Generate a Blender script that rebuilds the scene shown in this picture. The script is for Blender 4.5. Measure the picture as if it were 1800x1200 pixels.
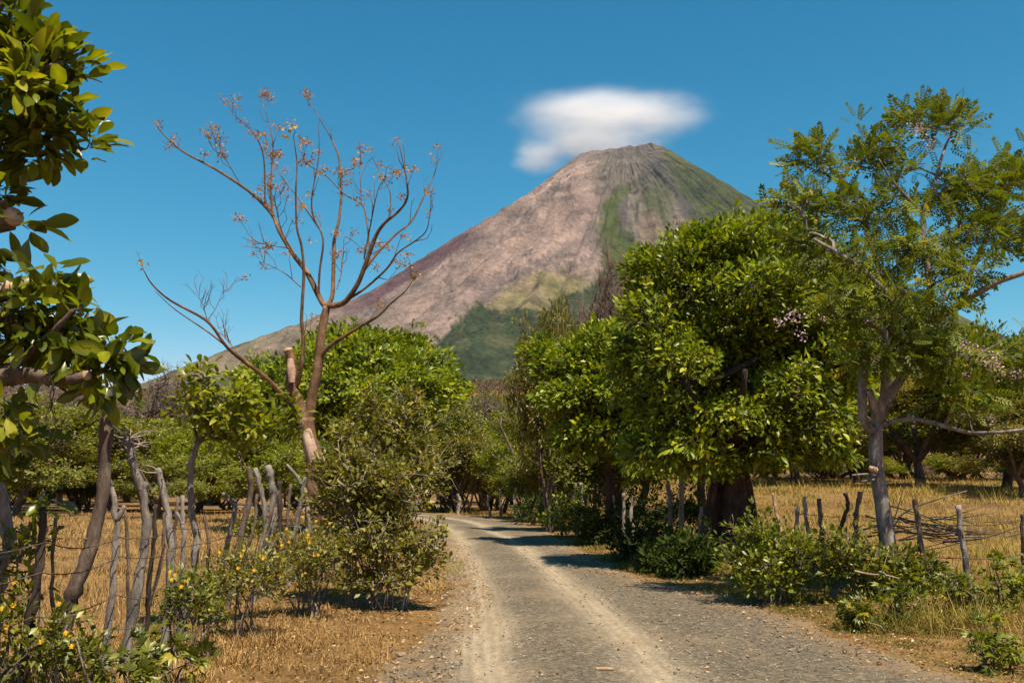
import bpy, math, random
import numpy as np

for o in list(bpy.data.objects):
    bpy.data.objects.remove(o)

# ------------------------------------------------------------------ camera, sky, sun, exposure
sc = bpy.context.scene
COL = sc.collection
EYE = 1.7
FPX = 1750.0                      # focal length in pixels of the 1800 x 1200 photograph
HORIZON = 850.0
PITCH = math.atan((HORIZON - 600.0) / FPX)
cam_d = bpy.data.cameras.new('camera')
cam_d.sensor_width = 36.0
cam_d.lens = 36.0 * FPX / 1800.0
cam_d.clip_start = 0.1
cam_d.clip_end = 30000.0
cam = bpy.data.objects.new('camera', cam_d)
COL.objects.link(cam)
cam.location = (0, 0, EYE)
cam.rotation_euler = (math.radians(90) + PITCH, 0, 0)
sc.camera = cam

SUN_AZ = math.radians(148.0)      # clockwise from the view direction: right and a little behind
SUN_EL = math.radians(63.0)
world = bpy.data.worlds.new('World')
sc.world = world
world.use_nodes = True
wn, wl = world.node_tree.nodes, world.node_tree.links
wn.clear()
sky = wn.new('ShaderNodeTexSky')
sky.sky_type = 'NISHITA'
sky.sun_disc = False
sky.sun_elevation = SUN_EL
sky.sun_rotation = SUN_AZ
sky.altitude = 100
sky.air_density = 1.0
sky.dust_density = 0.15
sky.ozone_density = 2.6
# polarised look of the photograph: the red end of the clear sky falls off faster than green and blue
sep = wn.new('ShaderNodeSeparateColor'); com = wn.new('ShaderNodeCombineColor')
pw = wn.new('ShaderNodeMath'); pw.operation = 'POWER'; pw.inputs[1].default_value = 2.8
def wmul(src, f):
    q = wn.new('ShaderNodeMath'); q.operation = 'MULTIPLY'; q.inputs[1].default_value = f; wl.new(src, q.inputs[0]); return q.outputs[0]
bgn = wn.new('ShaderNodeBackground')
bgn.inputs[1].default_value = 0.1
wout = wn.new('ShaderNodeOutputWorld')
wl.new(sky.outputs[0], sep.inputs[0])
wl.new(sep.outputs[0], pw.inputs[0])
def wpow(src, e):
    q = wn.new('ShaderNodeMath'); q.operation = 'POWER'; q.inputs[1].default_value = e; wl.new(src, q.inputs[0]); return q.outputs[0]
wl.new(wmul(pw.outputs[0], .052), com.inputs[0])
wl.new(wmul(wpow(sep.outputs[1], 1.15), .53), com.inputs[1])
wl.new(wmul(sep.outputs[2], .68), com.inputs[2])
wl.new(com.outputs[0], bgn.inputs[0])
wl.new(bgn.outputs[0], wout.inputs[0])

sun_d = bpy.data.lights.new('sun', 'SUN')
sun_d.energy = 5.0
sun_d.angle = math.radians(0.53)
sun_d.color = (1.0, 0.87, 0.69)
sun = bpy.data.objects.new('sun', sun_d)
COL.objects.link(sun)
SUNV = np.array([math.sin(SUN_AZ) * math.cos(SUN_EL), math.cos(SUN_AZ) * math.cos(SUN_EL), math.sin(SUN_EL)])
from mathutils import Vector, Matrix
sun.rotation_euler = Vector(-SUNV).to_track_quat('-Z', 'Y').to_euler()
sun.location = (20, -10, 40)

sc.view_settings.view_transform = 'Standard'
sc.view_settings.look = 'None'
sc.view_settings.exposure = 0.85
sc.view_settings.gamma = 1.0
sc.view_settings.use_curve_mapping = False
sc.render.engine = 'CYCLES'
sc.cycles.use_denoising = True
sc.cycles.max_bounces = 6
sc.cycles.diffuse_bounces = 3
sc.cycles.glossy_bounces = 2
sc.cycles.transmission_bounces = 4
sc.cycles.transparent_max_bounces = 4
sc.cycles.volume_bounces = 5
sc.cycles.caustics_reflective = False
sc.cycles.caustics_refractive = False
sc.cycles.sample_clamp_indirect = 4.0

rng = np.random.default_rng(7)
random.seed(7)

# ------------------------------------------------------------------ helpers
CP, SP = math.cos(PITCH), math.sin(PITCH)

def at(px, py, d):
    """point of the photograph at (px, py) standing d metres in front of the camera"""
    a = (px - 900.0) / FPX
    b = -(py - 600.0) / FPX
    y = CP - b * SP
    z = SP + b * CP
    return np.array([a / y * d, d, EYE + z / y * d])

def to_px(P):
    P = np.atleast_2d(P)
    x, y, z = P[:, 0], P[:, 1], P[:, 2] - EYE
    f = y * CP + z * SP
    u = -y * SP + z * CP
    return 900 + FPX * x / f, 600 - FPX * u / f

def ss(a, b, x):
    t = np.clip((x - a) / (b - a), 0, 1)
    return t * t * (3 - 2 * t)

_perm = np.random.default_rng(11).random((256, 256)).astype(np.float64)

def vnoise(x, y):
    x = np.asarray(x, float); y = np.asarray(y, float)
    xi = np.floor(x).astype(int); yi = np.floor(y).astype(int)
    fx = x - xi; fy = y - yi
    fx = fx * fx * (3 - 2 * fx); fy = fy * fy * (3 - 2 * fy)
    g = lambda i, j: _perm[i & 255, j & 255]
    return (g(xi, yi) * (1 - fx) + g(xi + 1, yi) * fx) * (1 - fy) + (g(xi, yi + 1) * (1 - fx) + g(xi + 1, yi + 1) * fx) * fy

def fbm(x, y, n=4):
    s, a, t = 0, 1.0, 0
    for i in range(n):
        s = s + a * vnoise(x * 2 ** i + 17.3 * i, y * 2 ** i + 5.1 * i); t += a; a *= .5
    return s / t * 2 - 1

# road edges and wheel-track centre as functions of the distance ahead
RD = np.array([-20, 0, 8.6, 14.9, 19.8, 29.7, 36, 42, 47, 52, 58, 66, 80])
RLEFT = np.array([-1.5, -1.4, -1.25, -0.95, -1.3, -2.15, -2.7, -3.5, -4.4, -5.9, -8.6, -13.5, -25])
RRIGHT = np.array([4.5, 4.35, 4.1, 3.35, 2.1, 1.6, 1.3, 0.75, -0.2, -1.6, -4.3, -9.0, -20])
RMID = np.array([1.3, 0.95, 0.62, 0.34, 0.05, -0.70, -1.3, -2.0, -2.9, -4.3, -6.9, -11.5, -22.5])

def road_l(y): return np.interp(y, RD, RLEFT)
def road_r(y): return np.interp(y, RD, RRIGHT)

def terrain(x, y):
    x = np.asarray(x, float); y = np.asarray(y, float)
    dr = x - np.where(y > 38, np.maximum(road_r(y), 1.1), road_r(y))
    dl = road_l(y) - x
    z = 1.95 * ss(9, 62, y) * ss(0.8, 7.5, dr) + 0.16 * ss(0.4, 2.2, dr) * (1 - 0.5 * ss(20, 50, y))
    z = z + 0.10 * ss(0.3, 2.0, dl)
    off = np.clip(np.maximum(dr, dl), 0, 1.5) / 1.5
    z = z + off * (0.07 * fbm(x * .45, y * .45, 3) + 0.03 * fbm(x * 2.1, y * 2.1, 2))
    return z

def ground_z(x, y): return float(terrain(np.array([x]), np.array([y]))[0])

def on_ground(px, d):
    p = at(px, 850, d)
    return np.array([p[0], d, ground_z(p[0], d)])

def make_mesh(name, V, F, rnd=None, smooth=False, uv=None, col=None):
    V = np.asarray(V, np.float32); F = np.asarray(F, np.int32)
    k = F.shape[1]
    me = bpy.data.meshes.new(name)
    me.vertices.add(len(V)); me.vertices.foreach_set('co', V.ravel())
    me.loops.add(F.size); me.loops.foreach_set('vertex_index', F.ravel())
    me.polygons.add(len(F)); me.polygons.foreach_set('loop_start', np.arange(0, F.size, k, dtype=np.int32))
    if smooth:
        me.polygons.foreach_set('use_smooth', np.ones(len(F), bool))
    if rnd is not None:
        a = me.attributes.new('rnd', 'FLOAT', 'POINT'); a.data.foreach_set('value', np.asarray(rnd, np.float32))
    if uv is not None:
        a = me.attributes.new('lane', 'FLOAT_VECTOR', 'POINT'); a.data.foreach_set('vector', np.asarray(uv, np.float32).ravel())
    if col is not None:
        a = me.attributes.new('tone', 'FLOAT_COLOR', 'POINT'); a.data.foreach_set('color', np.asarray(col, np.float32).ravel())
    me.update(calc_edges=True)
    return me

def add(name, me, mat=None, parent=None, loc=None):
    o = bpy.data.objects.new(name, me)
    COL.objects.link(o)
    if parent is not None: o.parent = parent
    if loc is not None: o.location = loc
    if mat is not None and me is not None:
        if not me.materials: me.materials.append(mat)
        elif me.materials[0] is not mat:
            o.material_slots[0].link = 'OBJECT'; o.material_slots[0].material = mat
    return o

LABELS = {}
def tag(o, label=None, cat=None, group=None, kind=None):
    if label: o['label'] = label
    if cat: o['category'] = cat
    if group: o['group'] = group
    if kind: o['kind'] = kind
    return o

def root(name, label, cat, loc, group=None, kind=None):
    o = bpy.data.objects.new(name, None); COL.objects.link(o)
    o.empty_display_size = .2
    o.location = tuple(float(v) for v in loc)
    return tag(o, label, cat, group, kind)

def norm(v):
    v = np.asarray(v, float)
    return v / np.maximum(np.linalg.norm(v, axis=-1, keepdims=True), 1e-9)

class Tubes:
    def __init__(s): s.V = []; s.F = []; s.n = 0; s.R = []
    def add(s, P, R, sides=6, cap=True, rnd=0.5, wob=0.0):
        P = np.asarray(P, float); m = len(P)
        R = np.broadcast_to(np.asarray(R, float), (m,)).copy()
        T = np.gradient(P, axis=0); T = norm(T)
        ref = np.array([0, 0, 1.0]) if abs(T[0][2]) < .9 else np.array([1.0, 0, 0])
        N = norm(np.cross(T, ref)); B = np.cross(T, N)
        for i in range(1, m):
            n = N[i - 1] - T[i] * np.dot(N[i - 1], T[i])
            N[i] = n / max(np.linalg.norm(n), 1e-9); B[i] = np.cross(T[i], N[i])
        a = np.arange(sides) / sides * 2 * math.pi
        rr = R[:, None] * np.ones(sides)
        if wob: rr = rr * (1 + wob * (rng.random((m, sides)) - .5) + wob * .8 * np.sin(a * 3 + rng.random() * 6))
        ring = P[:, None, :] + rr[:, :, None] * (np.cos(a)[None, :, None] * N[:, None, :] + np.sin(a)[None, :, None] * B[:, None, :])
        V = ring.reshape(-1, 3)
        i = np.arange(m - 1)[:, None] * sides; j = np.arange(sides)[None, :]; j2 = (j + 1) % sides
        F = np.stack([i + j, i + j2, i + sides + j2, i + sides + j], -1).reshape(-1, 4)
        if cap:
            c = m * sides
            V = np.vstack([V, P[-1] + T[-1] * R[-1] * .15])
            jj = np.arange(sides); b = (m - 1) * sides
            q = np.stack([b + jj, b + (jj + 1) % sides, np.full(sides, c), np.full(sides, c)], -1)
            F = np.vstack([F, q])
        s.V.append(V); s.F.append(F + s.n); s.n += len(V); s.R.append(np.full(len(V), rnd))
    def mesh(s, name, base=(0, 0, 0), smooth=True):
        V = np.vstack(s.V) - np.asarray(base); F = np.vstack(s.F); R = np.concatenate(s.R)
        tri = F[:, 2] == F[:, 3]
        if tri.any():
            t = F[tri][:, :3]; q = F[~tri]
            F3 = np.vstack([q[:, [0, 1, 2]], q[:, [0, 2, 3]], t])
            me = make_mesh(name, V, F3, R, smooth)
        else:
            me = make_mesh(name, V, F, R, smooth)
        return me

def smooth_line(P, n):
    """Catmull-Rom resample"""
    P = np.asarray(P, float)
    Q = np.vstack([2 * P[0] - P[1], P, 2 * P[-1] - P[-2]])
    t = np.linspace(0, len(P) - 1 - 1e-6, n); i = t.astype(int); f = (t - i)[:, None]
    a, b, c, d = Q[i], Q[i + 1], Q[i + 2], Q[i + 3]
    return .5 * (2 * b + (c - a) * f + (2 * a - 5 * b + 4 * c - d) * f ** 2 + (3 * b - a - 3 * c + d) * f ** 3)

# ------------------------------------------------------------------ materials
def nodes_of(name):
    m = bpy.data.materials.new(name); m.use_nodes = True
    n, l = m.node_tree.nodes, m.node_tree.links
    n.clear()
    return m, n, l

def ramp(n, stops, interp='LINEAR'):
    r = n.new('ShaderNodeValToRGB'); r.color_ramp.interpolation = interp
    while len(r.color_ramp.elements) < len(stops): r.color_ramp.elements.new(0.5)
    for e, (p, c) in zip(r.color_ramp.elements, stops):
        e.position = p; e.color = (*c, 1)
    return r

def mixc(n, l, fac, a, b, mode='MIX'):
    m = n.new('ShaderNodeMix'); m.data_type = 'RGBA'; m.blend_type = mode
    for s, v in ((0, fac), (6, a), (7, b)):
        if isinstance(v, (int, float)): m.inputs[s].default_value = v
        elif isinstance(v, tuple): m.inputs[s].default_value = (*v, 1)
        else: l.new(v, m.inputs[s])
    return m.outputs[2]

def math_n(n, l, op, a, b=None, c=None, clamp=False):
    m = n.new('ShaderNodeMath'); m.operation = op; m.use_clamp = clamp
    for i, v in enumerate((a, b, c)):
        if v is None: continue
        if isinstance(v, (int, float)): m.inputs[i].default_value = v
        else: l.new(v, m.inputs[i])
    return m.outputs[0]

def noise_n(n, l, scale, vec=None, detail=4, rough=.55):
    t = n.new('ShaderNodeTexNoise'); t.inputs['Scale'].default_value = scale
    t.inputs['Detail'].default_value = detail; t.inputs['Roughness'].default_value = rough
    if vec is not None: l.new(vec, t.inputs['Vector'])
    return t.outputs['Fac']

def leaf_mat(name, stops, rough=.4, trans=.35, spec=.5, tcol=(1.25, 1.2, .45)):
    m, n, l = nodes_of(name)
    a = n.new('ShaderNodeAttribute'); a.attribute_name = 'rnd'
    r = ramp(n, stops); l.new(a.outputs['Fac'], r.inputs[0])
    b = n.new('ShaderNodeBsdfPrincipled'); b.inputs['Roughness'].default_value = rough
    b.inputs['Specular IOR Level'].default_value = spec
    l.new(r.outputs[0], b.inputs['Base Color'])
    t = n.new('ShaderNodeBsdfTranslucent')
    l.new(mixc(n, l, 1.0, r.outputs[0], tcol, 'MULTIPLY'), t.inputs['Color'])
    mx = n.new('ShaderNodeMixShader'); mx.inputs[0].default_value = trans
    l.new(b.outputs[0], mx.inputs[1]); l.new(t.outputs[0], mx.inputs[2])
    o = n.new('ShaderNodeOutputMaterial'); l.new(mx.outputs[0], o.inputs[0])
    return m

def bark_mat(name, c1, c2, c3, scale=9.0, bump=.5, stretch=.25):
    m, n, l = nodes_of(name)
    tc = n.new('ShaderNodeTexCoord'); mp = n.new('ShaderNodeMapping')
    mp.inputs['Scale'].default_value = (1, 1, stretch)
    l.new(tc.outputs['Object'], mp.inputs[0])
    f1 = noise_n(n, l, scale, mp.outputs[0], 6, .65)
    f2 = noise_n(n, l, scale * .28, tc.outputs['Object'], 3, .6)
    f3 = noise_n(n, l, scale * 6, mp.outputs[0], 4, .7)
    r = ramp(n, [(.32, c1), (.52, c2), (.72, c3)]); l.new(f1, r.inputs[0])
    d = ramp(n, [(.3, (.55, .55, .55)), (.7, (1.25, 1.22, 1.2))]); l.new(f2, d.inputs[0])
    cc = mixc(n, l, 1.0, r.outputs[0], d.outputs[0], 'MULTIPLY')
    d2 = ramp(n, [(.35, (.6, .6, .6)), (.6, (1.1, 1.1, 1.1))]); l.new(f3, d2.inputs[0])
    cc = mixc(n, l, .8, cc, d2.outputs[0], 'MULTIPLY')
    b = n.new('ShaderNodeBsdfPrincipled'); b.inputs['Roughness'].default_value = .85
    b.inputs['Specular IOR Level'].default_value = .2
    l.new(cc, b.inputs['Base Color'])
    bp = n.new('ShaderNodeBump'); bp.inputs['Strength'].default_value = bump; bp.inputs['Distance'].default_value = .03
    l.new(math_n(n, l, 'ADD', f1, math_n(n, l, 'MULTIPLY', f3, .4)), bp.inputs['Height'])
    l.new(bp.outputs[0], b.inputs['Normal'])
    o = n.new('ShaderNodeOutputMaterial'); l.new(b.outputs[0], o.inputs[0])
    return m

M = {}
M['leaf_front'] = leaf_mat('glossy broad leaves', [(0, (.040, .060, .005)), (.5, (.125, .155, .008)), (.85, (.25, .27, .011)), (1, (.37, .34, .02))], .30, .42, .5)
M['leaf_deep'] = leaf_mat('deep green leaves', [(0, (.038, .062, .004)), (.4, (.150, .205, .008)), (.75, (.30, .335, .012)), (1, (.44, .41, .018))], .40, .36, .35)
M['leaf_bright'] = leaf_mat('bright green leaves', [(0, (.085, .110, .007)), (.5, (.185, .212, .010)), (.9, (.28, .29, .013)), (1, (.36, .28, .018))], .40, .42)
M['leaf_layer'] = leaf_mat('pale pasture tree leaves', [(0, (.10, .112, .012)), (.5, (.185, .192, .018)), (.9, (.26, .255, .026)), (1, (.33, .28, .045))], .5, .40)
M['leaf_yellow'] = leaf_mat('yellowing leaves', [(0, (.085, .088, .010)), (.5, (.17, .155, .013)), (.8, (.25, .195, .016)), (1, (.34, .19, .020))], .5, .36)
M['leaf_olive'] = leaf_mat('olive feathered leaves', [(0, (.065, .092, .009)), (.5, (.140, .178, .014)), (.85, (.23, .255, .018)), (1, (.40, .28, .014))], .5, .40, .3)
M['leaf_bush'] = leaf_mat('dusty bush leaves', [(0, (.095, .098, .014)), (.5, (.215, .205, .032)), (.85, (.34, .305, .052)), (1, (.38, .23, .05))], .5, .40)
M['leaf_weed'] = leaf_mat('weed leaves', [(0, (.065, .078, .006)), (.5, (.140, .155, .009)), (.85, (.24, .24, .014)), (1, (.36, .26, .016))], .42, .32)
M['leaf_shade'] = leaf_mat('shade darkened hedge leaves', [(0, (.020, .036, .006)), (.6, (.045, .068, .009)), (1, (.08, .10, .012))], .7, .25, .1)  # leaf colour darkened to stand in for shade under the roadside trees
M['flower_yellow'] = leaf_mat('yellow petals', [(0, (.55, .30, .01)), (1, (.75, .45, .02))], .6, .3, .3, (1, .9, .3))
M['flower_pink'] = leaf_mat('pink petals', [(0, (.42, .26, .32)), (1, (.70, .52, .54))], .6, .3, .3, (1, .9, .9))
M['dry_seed'] = leaf_mat('dry seed clusters', [(0, (.26, .12, .025)), (.7, (.44, .22, .045)), (1, (.58, .33, .06))], 1.0, .25, .0, (1, .75, .4))
M['dry_leaf'] = leaf_mat('dry gold leaves', [(0, (.30, .17, .03)), (.6, (.50, .33, .04)), (1, (.40, .36, .06))], .6, .35, .3, (1, .8, .3))
M['grass'] = leaf_mat('dry grass', [(0, (.16, .088, .032)), (.35, (.29, .172, .062)), (.65, (.40, .255, .095)), (.86, (.52, .37, .16)), (1, (.15, .16, .022))], .7, .25, .15, (1.05, .9, .6))
M['grass_gold'] = leaf_mat('golden pasture grass', [(0, (.17, .115, .028)), (.4, (.31, .215, .05)), (.75, (.43, .32, .085)), (1, (.15, .165, .022))], .7, .25, .15, (1.05, .95, .55))
M['grass_green'] = leaf_mat('half green verge grass', [(0, (.14, .085, .022)), (.3, (.26, .17, .045)), (.6, (.16, .14, .025)), (1, (.09, .11, .016))], .7, .25, .15, (1.05, .95, .55))
M['bark_gray'] = bark_mat('gray living post bark', (.10, .085, .072), (.22, .195, .172), (.36, .325, .29), 11, .6)
M['bark_dark'] = bark_mat('dark bark', (.022, .016, .012), (.052, .038, .028), (.10, .075, .056), 10, .7)
M['bark_brown'] = bark_mat('brown gray bark', (.065, .048, .036), (.145, .108, .082), (.25, .195, .155), 9, .6)
M['bark_red'] = bark_mat('peeling red brown bark', (.075, .042, .020), (.16, .092, .050), (.30, .190, .120), 7, .35, .6)
M['bark_cut'] = bark_mat('freshly sawn wood', (.40, .26, .15), (.52, .36, .22), (.60, .44, .29), 20, .2, 1)
M['bark_pale'] = bark_mat('pale bark patches', (.20, .12, .085), (.40, .27, .20), (.55, .42, .33), 8, .4, .5)
M['twig_gray'] = bark_mat('dry gray twigs', (.10, .078, .060), (.17, .135, .105), (.25, .205, .165), 4, .1)
M['twig_red'] = bark_mat('reddish dry twigs', (.10, .045, .030), (.17, .072, .045), (.23, .11, .07), 4, .1)
M['twig_pale'] = bark_mat('pale dry twigs', (.20, .165, .14), (.29, .25, .22), (.38, .34, .31), 4, .1)
M['stem_green'] = bark_mat('green brown stems', (.05, .045, .02), (.10, .085, .04), (.16, .13, .07), 14, .1)
M['wire'] = bark_mat('rusty wire', (.05, .035, .028), (.10, .075, .06), (.17, .14, .12), 30, .1, 1)
M['stone'] = bark_mat('gray stone', (.20, .17, .13), (.33, .28, .215), (.48, .42, .33), 12, .4, 1)
M['stick'] = bark_mat('dry stick', (.22, .14, .085), (.36, .25, .16), (.48, .35, .24), 12, .3, .4)

# ------------------------------------------------------------------ leaf shapes
def leaf_simple(w=.22, f=.05, c=.08):
    V = np.array([[0, 0, 0], [w, .5, f], [0, 1, -c], [-w, .5, f]]); F = np.array([[0, 1, 2], [0, 2, 3]])
    return V, F

def leaf_mid(w=.24, f=.07, c=.12):
    V = np.array([[0, 0, 0], [-w, .5, f], [w, .5, f], [0, .52, 0], [0, 1, -c]])
    return V, np.array([[0, 3, 1], [0, 2, 3], [1, 3, 4], [3, 2, 4]])

def leaf_near(w=.22, f=.35, c=.22, wave=.0):
    t = np.array([0, .06, .22, .45, .68, .86, .96, 1.0])
    hw = np.array([.03, .10, .55, .92, 1.0, .72, .30, .02]) * w
    V = []
    for i, (a, h) in enumerate(zip(t, hw)):
        z = -c * a * a
        V += [[-h, a, z + f * h + wave * ((i % 2) - .5) * h], [0, a, z], [h, a, z + f * h - wave * ((i % 2) - .5) * h]]
    F = []
    for i in range(len(t) - 1):
        k = i * 3
        F += [[k, k + 1, k + 4, k + 3], [k + 1, k + 2, k + 5, k + 4]]
    return np.array(V), np.array(F)

def leaf_pinnate(n=6, lw=.075, ll=.26):
    V, F = [], []
    v0, f0 = leaf_simple(.26, .06, .1)
    k = 0
    for i in range(n):
        t = .18 + .72 * i / (n - 1)
        for s in (-1, 1):
            L = ll * (1 - .25 * abs(t - .5))
            ang = s * math.radians(58 - 18 * t)
            ca, sa = math.cos(ang), math.sin(ang)
            p = v0 * np.array([L * .85, L, L])
            q = np.stack([p[:, 0] * ca + p[:, 1] * sa, -p[:, 0] * sa + p[:, 1] * ca + t, p[:, 2] - .25 * t * t - .05], 1)
            V.append(q); F.append(f0 + k); k += 4
    p = v0 * ll; p[:, 1] += .92; p[:, 2] -= .25; V.append(p); F.append(f0 + k); k += 4
    V.append(np.array([[-.008, 0, 0], [.008, 0, 0], [0, .95, -.24]])); F.append(np.array([[k, k + 1, k + 2]]))
    return np.vstack(V), np.vstack(F)

def basis(A, N):
    A = norm(A); N = N - A * np.sum(A * N, 1, keepdims=True); N = norm(N)
    return np.cross(A, N), A, N

def scatter(tv, tf, P, A, N, S, rnd):
    """copies of one leaf (tv, tf): position, axis, normal, size, colour value"""
    sx, a, n = basis(A, N)
    S = np.broadcast_to(np.asarray(S, float), (len(P),))
    V = P[:, None, :] + S[:, None, None] * (tv[None, :, 0:1] * sx[:, None, :] + tv[None, :, 1:2] * a[:, None, :] + tv[None, :, 2:3] * n[:, None, :])
    k = len(tv)
    F = tf[None] + (np.arange(len(P)) * k)[:, None, None]
    return V.reshape(-1, 3), F.reshape(-1, tf.shape[1]), np.repeat(rnd, k)

def join(parts):
    V, F, R, n = [], [], [], 0
    for v, f, r in parts:
        V.append(v); F.append(f + n); R.append(r); n += len(v)
    return np.vstack(V), np.vstack(F), np.concatenate(R)

def unit(n, g):
    return norm(g.normal(size=(n, 3)))

# ------------------------------------------------------------------ branch growing
def lobes_points(lobes, n, g, shell=.62, low=-.45):
    w = np.array([l[1][0] * l[1][1] * l[1][2] for l in lobes], float) ** (2 / 3)
    w /= w.sum()
    idx = g.choice(len(lobes), n, p=w)
    d = unit(n * 4, g); d = d[d[:, 2] > low][:n]
    rad = shell + (1 - shell) * g.random(n) ** .7
    C = np.array([l[0] for l in lobes])[idx]; R = np.array([l[1] for l in lobes])[idx]
    return C + d * R * rad[:, None], d

def clumpy(lobes, g, n=7, f=.48, fz=.40):
    out = []
    for c, R in lobes:
        d = unit(n * 6, g); d = d[d[:, 2] > -.55][:n]
        for q in d:
            out.append((c + q * R * g.uniform(.5, .78), R * np.array([f, f, fz]) * g.uniform(.7, 1.25)))
        out.append((c, R * .86)); out.append((c, R * .8))
    return out

def grow(limbs, pts, g, jitter=.10, seg=4, droop=0.0, tip=.006, power=.42, maxr=.2):
    """limbs: list of (points, r0, r1).  Connects every tip point to the nearest wood; returns Tubes and tip directions"""
    NP, NR, par = [], [], []
    order = []
    for P, r0, r1 in limbs:
        n = max(5, int(np.linalg.norm(np.diff(P, axis=0), axis=1).sum() / .25))
        n = min(n, 40)
        Q = smooth_line(P, n); R = np.linspace(r0, r1, n)
        for q, r in zip(Q, R): NP.append(q); NR.append(r); par.append(-1)
        order.append((Q, R))
    NP = np.array(NP); cap = len(NP) + len(pts) * seg + 1
    buf = np.zeros((cap, 3)); buf[:len(NP)] = NP; cnt = len(NP); nlimb = cnt
    parent = np.full(cap, -1); rlimb = np.zeros(cap); rlimb[:cnt] = NR
    weight = np.zeros(cap)
    d0 = np.array([np.min(np.sum((NP - p) ** 2, 1)) for p in pts])
    branches = []; dirs = np.zeros((len(pts), 3))
    for k in np.argsort(d0):
        p = pts[k]
        dd = np.sum((buf[:cnt] - p) ** 2, 1)
        j = int(np.argmin(dd)); a = buf[j]; L = math.sqrt(dd[j])
        t = np.linspace(0, 1, seg + 1)[1:]
        Q = a + (p - a) * t[:, None]
        Q = Q + g.normal(size=Q.shape) * jitter * L * np.sin(t * math.pi * .85)[:, None]
        Q[:, 2] += (.10 - droop) * L * np.sin(t * math.pi)
        ids = [j]
        for q in Q:
            buf[cnt] = q; parent[cnt] = ids[-1]; ids.append(cnt); cnt += 1
        dirs[k] = norm(Q[-1] - Q[-2])
        branches.append(ids)
        weight[cnt - 1] = 1
    for i in range(cnt - 1, nlimb - 1, -1):
        weight[parent[i]] += weight[i]
    T = Tubes()
    for ids in branches:
        w = weight[ids[1:]]
        r = np.minimum(tip * np.maximum(w, 1) ** power, maxr)
        r = np.concatenate([[r[0] * 1.1], r]); r[-1] *= .55
        T.add(buf[ids], r, 4 if r[0] < .03 else 6, cap=False, rnd=.5)
    return T, dirs, order

def clump_leaves(P, D, g, per, spread, size, out, upw=.5, nup=.8, flat=1.0, var=.3):
    """positions, axes, normals, sizes of the leaves round every tip"""
    n = len(P)
    k = np.repeat(np.arange(n), per)
    N = len(k)
    off = unit(N, g) * (g.random(N) ** .5)[:, None] * spread
    off[:, 2] *= flat
    pos = P[k] + off
    ax = norm(off / max(spread, 1e-6) * .8 + D[k] * .5 + out[k] * .35 + unit(N, g) * .45 + np.array([0, 0, upw * .3]))
    nm = norm(np.array([0, 0, nup * .75]) + unit(N, g) * .6 + out[k] * .55)
    s = size * (1 + var * g.normal(size=N)).clip(.5, 1.7)
    return pos, ax, nm, s, k

# ------------------------------------------------------------------ ground
def ground_material():
    m, n, l = nodes_of('dry earth and thatch')
    tc = n.new('ShaderNodeTexCoord')
    f1 = noise_n(n, l, .35, tc.outputs['Object'], 5, .6)
    f2 = noise_n(n, l, 5.0, tc.outputs['Object'], 6, .7)
    f3 = noise_n(n, l, 60.0, tc.outputs['Object'], 4, .7)
    r1 = ramp(n, [(.35, (.13, .080, .035)), (.55, (.23, .145, .060)), (.7, (.18, .14, .055))]); l.new(f1, r1.inputs[0])
    r2 = ramp(n, [(.3, (.55, .5, .45)), (.7, (1.3, 1.25, 1.15))]); l.new(f2, r2.inputs[0])
    r3 = ramp(n, [(.3, (.55, .5, .5)), (.65, (1.25, 1.25, 1.2))]); l.new(f3, r3.inputs[0])
    c = mixc(n, l, 1.0, r1.outputs[0], r2.outputs[0], 'MULTIPLY')
    c = mixc(n, l, 1.0, c, r3.outputs[0], 'MULTIPLY')
    b = n.new('ShaderNodeBsdfPrincipled'); b.inputs['Roughness'].default_value = .95; b.inputs['Specular IOR Level'].default_value = .1
    l.new(c, b.inputs['Base Color'])
    bp = n.new('ShaderNodeBump'); bp.inputs['Strength'].default_value = .8; bp.inputs['Distance'].default_value = .04
    l.new(math_n(n, l, 'ADD', f2, math_n(n, l, 'MULTIPLY', f3, .5)), bp.inputs['Height']); l.new(bp.outputs[0], b.inputs['Normal'])
    o = n.new('ShaderNodeOutputMaterial'); l.new(b.outputs[0], o.inputs[0])
    return m

def build_ground():
    def axis(parts):
        return np.unique(np.concatenate([np.linspace(*p) for p in parts]))
    xs = axis([(-7000, -400, 12), (-400, -60, 14), (-60, -14, 30), (-14, 14, 113), (14, 70, 36), (70, 400, 14), (400, 7000, 12)])
    ys = axis([(-40, 4, 12), (4, 36, 130), (36, 90, 55), (90, 400, 16), (400, 7000, 14)])
    X, Y = np.meshgrid(xs, ys)
    Z = terrain(X.ravel(), Y.ravel()).reshape(X.shape)
    Z = Z - ss(90, 160, Y) * np.where(X > 0, .0, 0) 
    inroad = (X > road_l(Y) + .4) & (X < road_r(Y) - .4) & (Y < 80)
    Z = np.where(inroad, Z - .14, Z)
    V = np.stack([X, Y, Z], -1).reshape(-1, 3)
    nx, ny = len(xs), len(ys)
    i = np.arange(ny - 1)[:, None] * nx + np.arange(nx - 1)[None, :]
    F = np.stack([i, i + 1, i + nx + 1, i + nx], -1).reshape(-1, 4)
    o = add('ground', make_mesh('ground', V, F, smooth=True), ground_material())
    tag(o, 'flat dry straw coloured ground beside the gravel road', None, None, 'structure')
build_ground()

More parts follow.
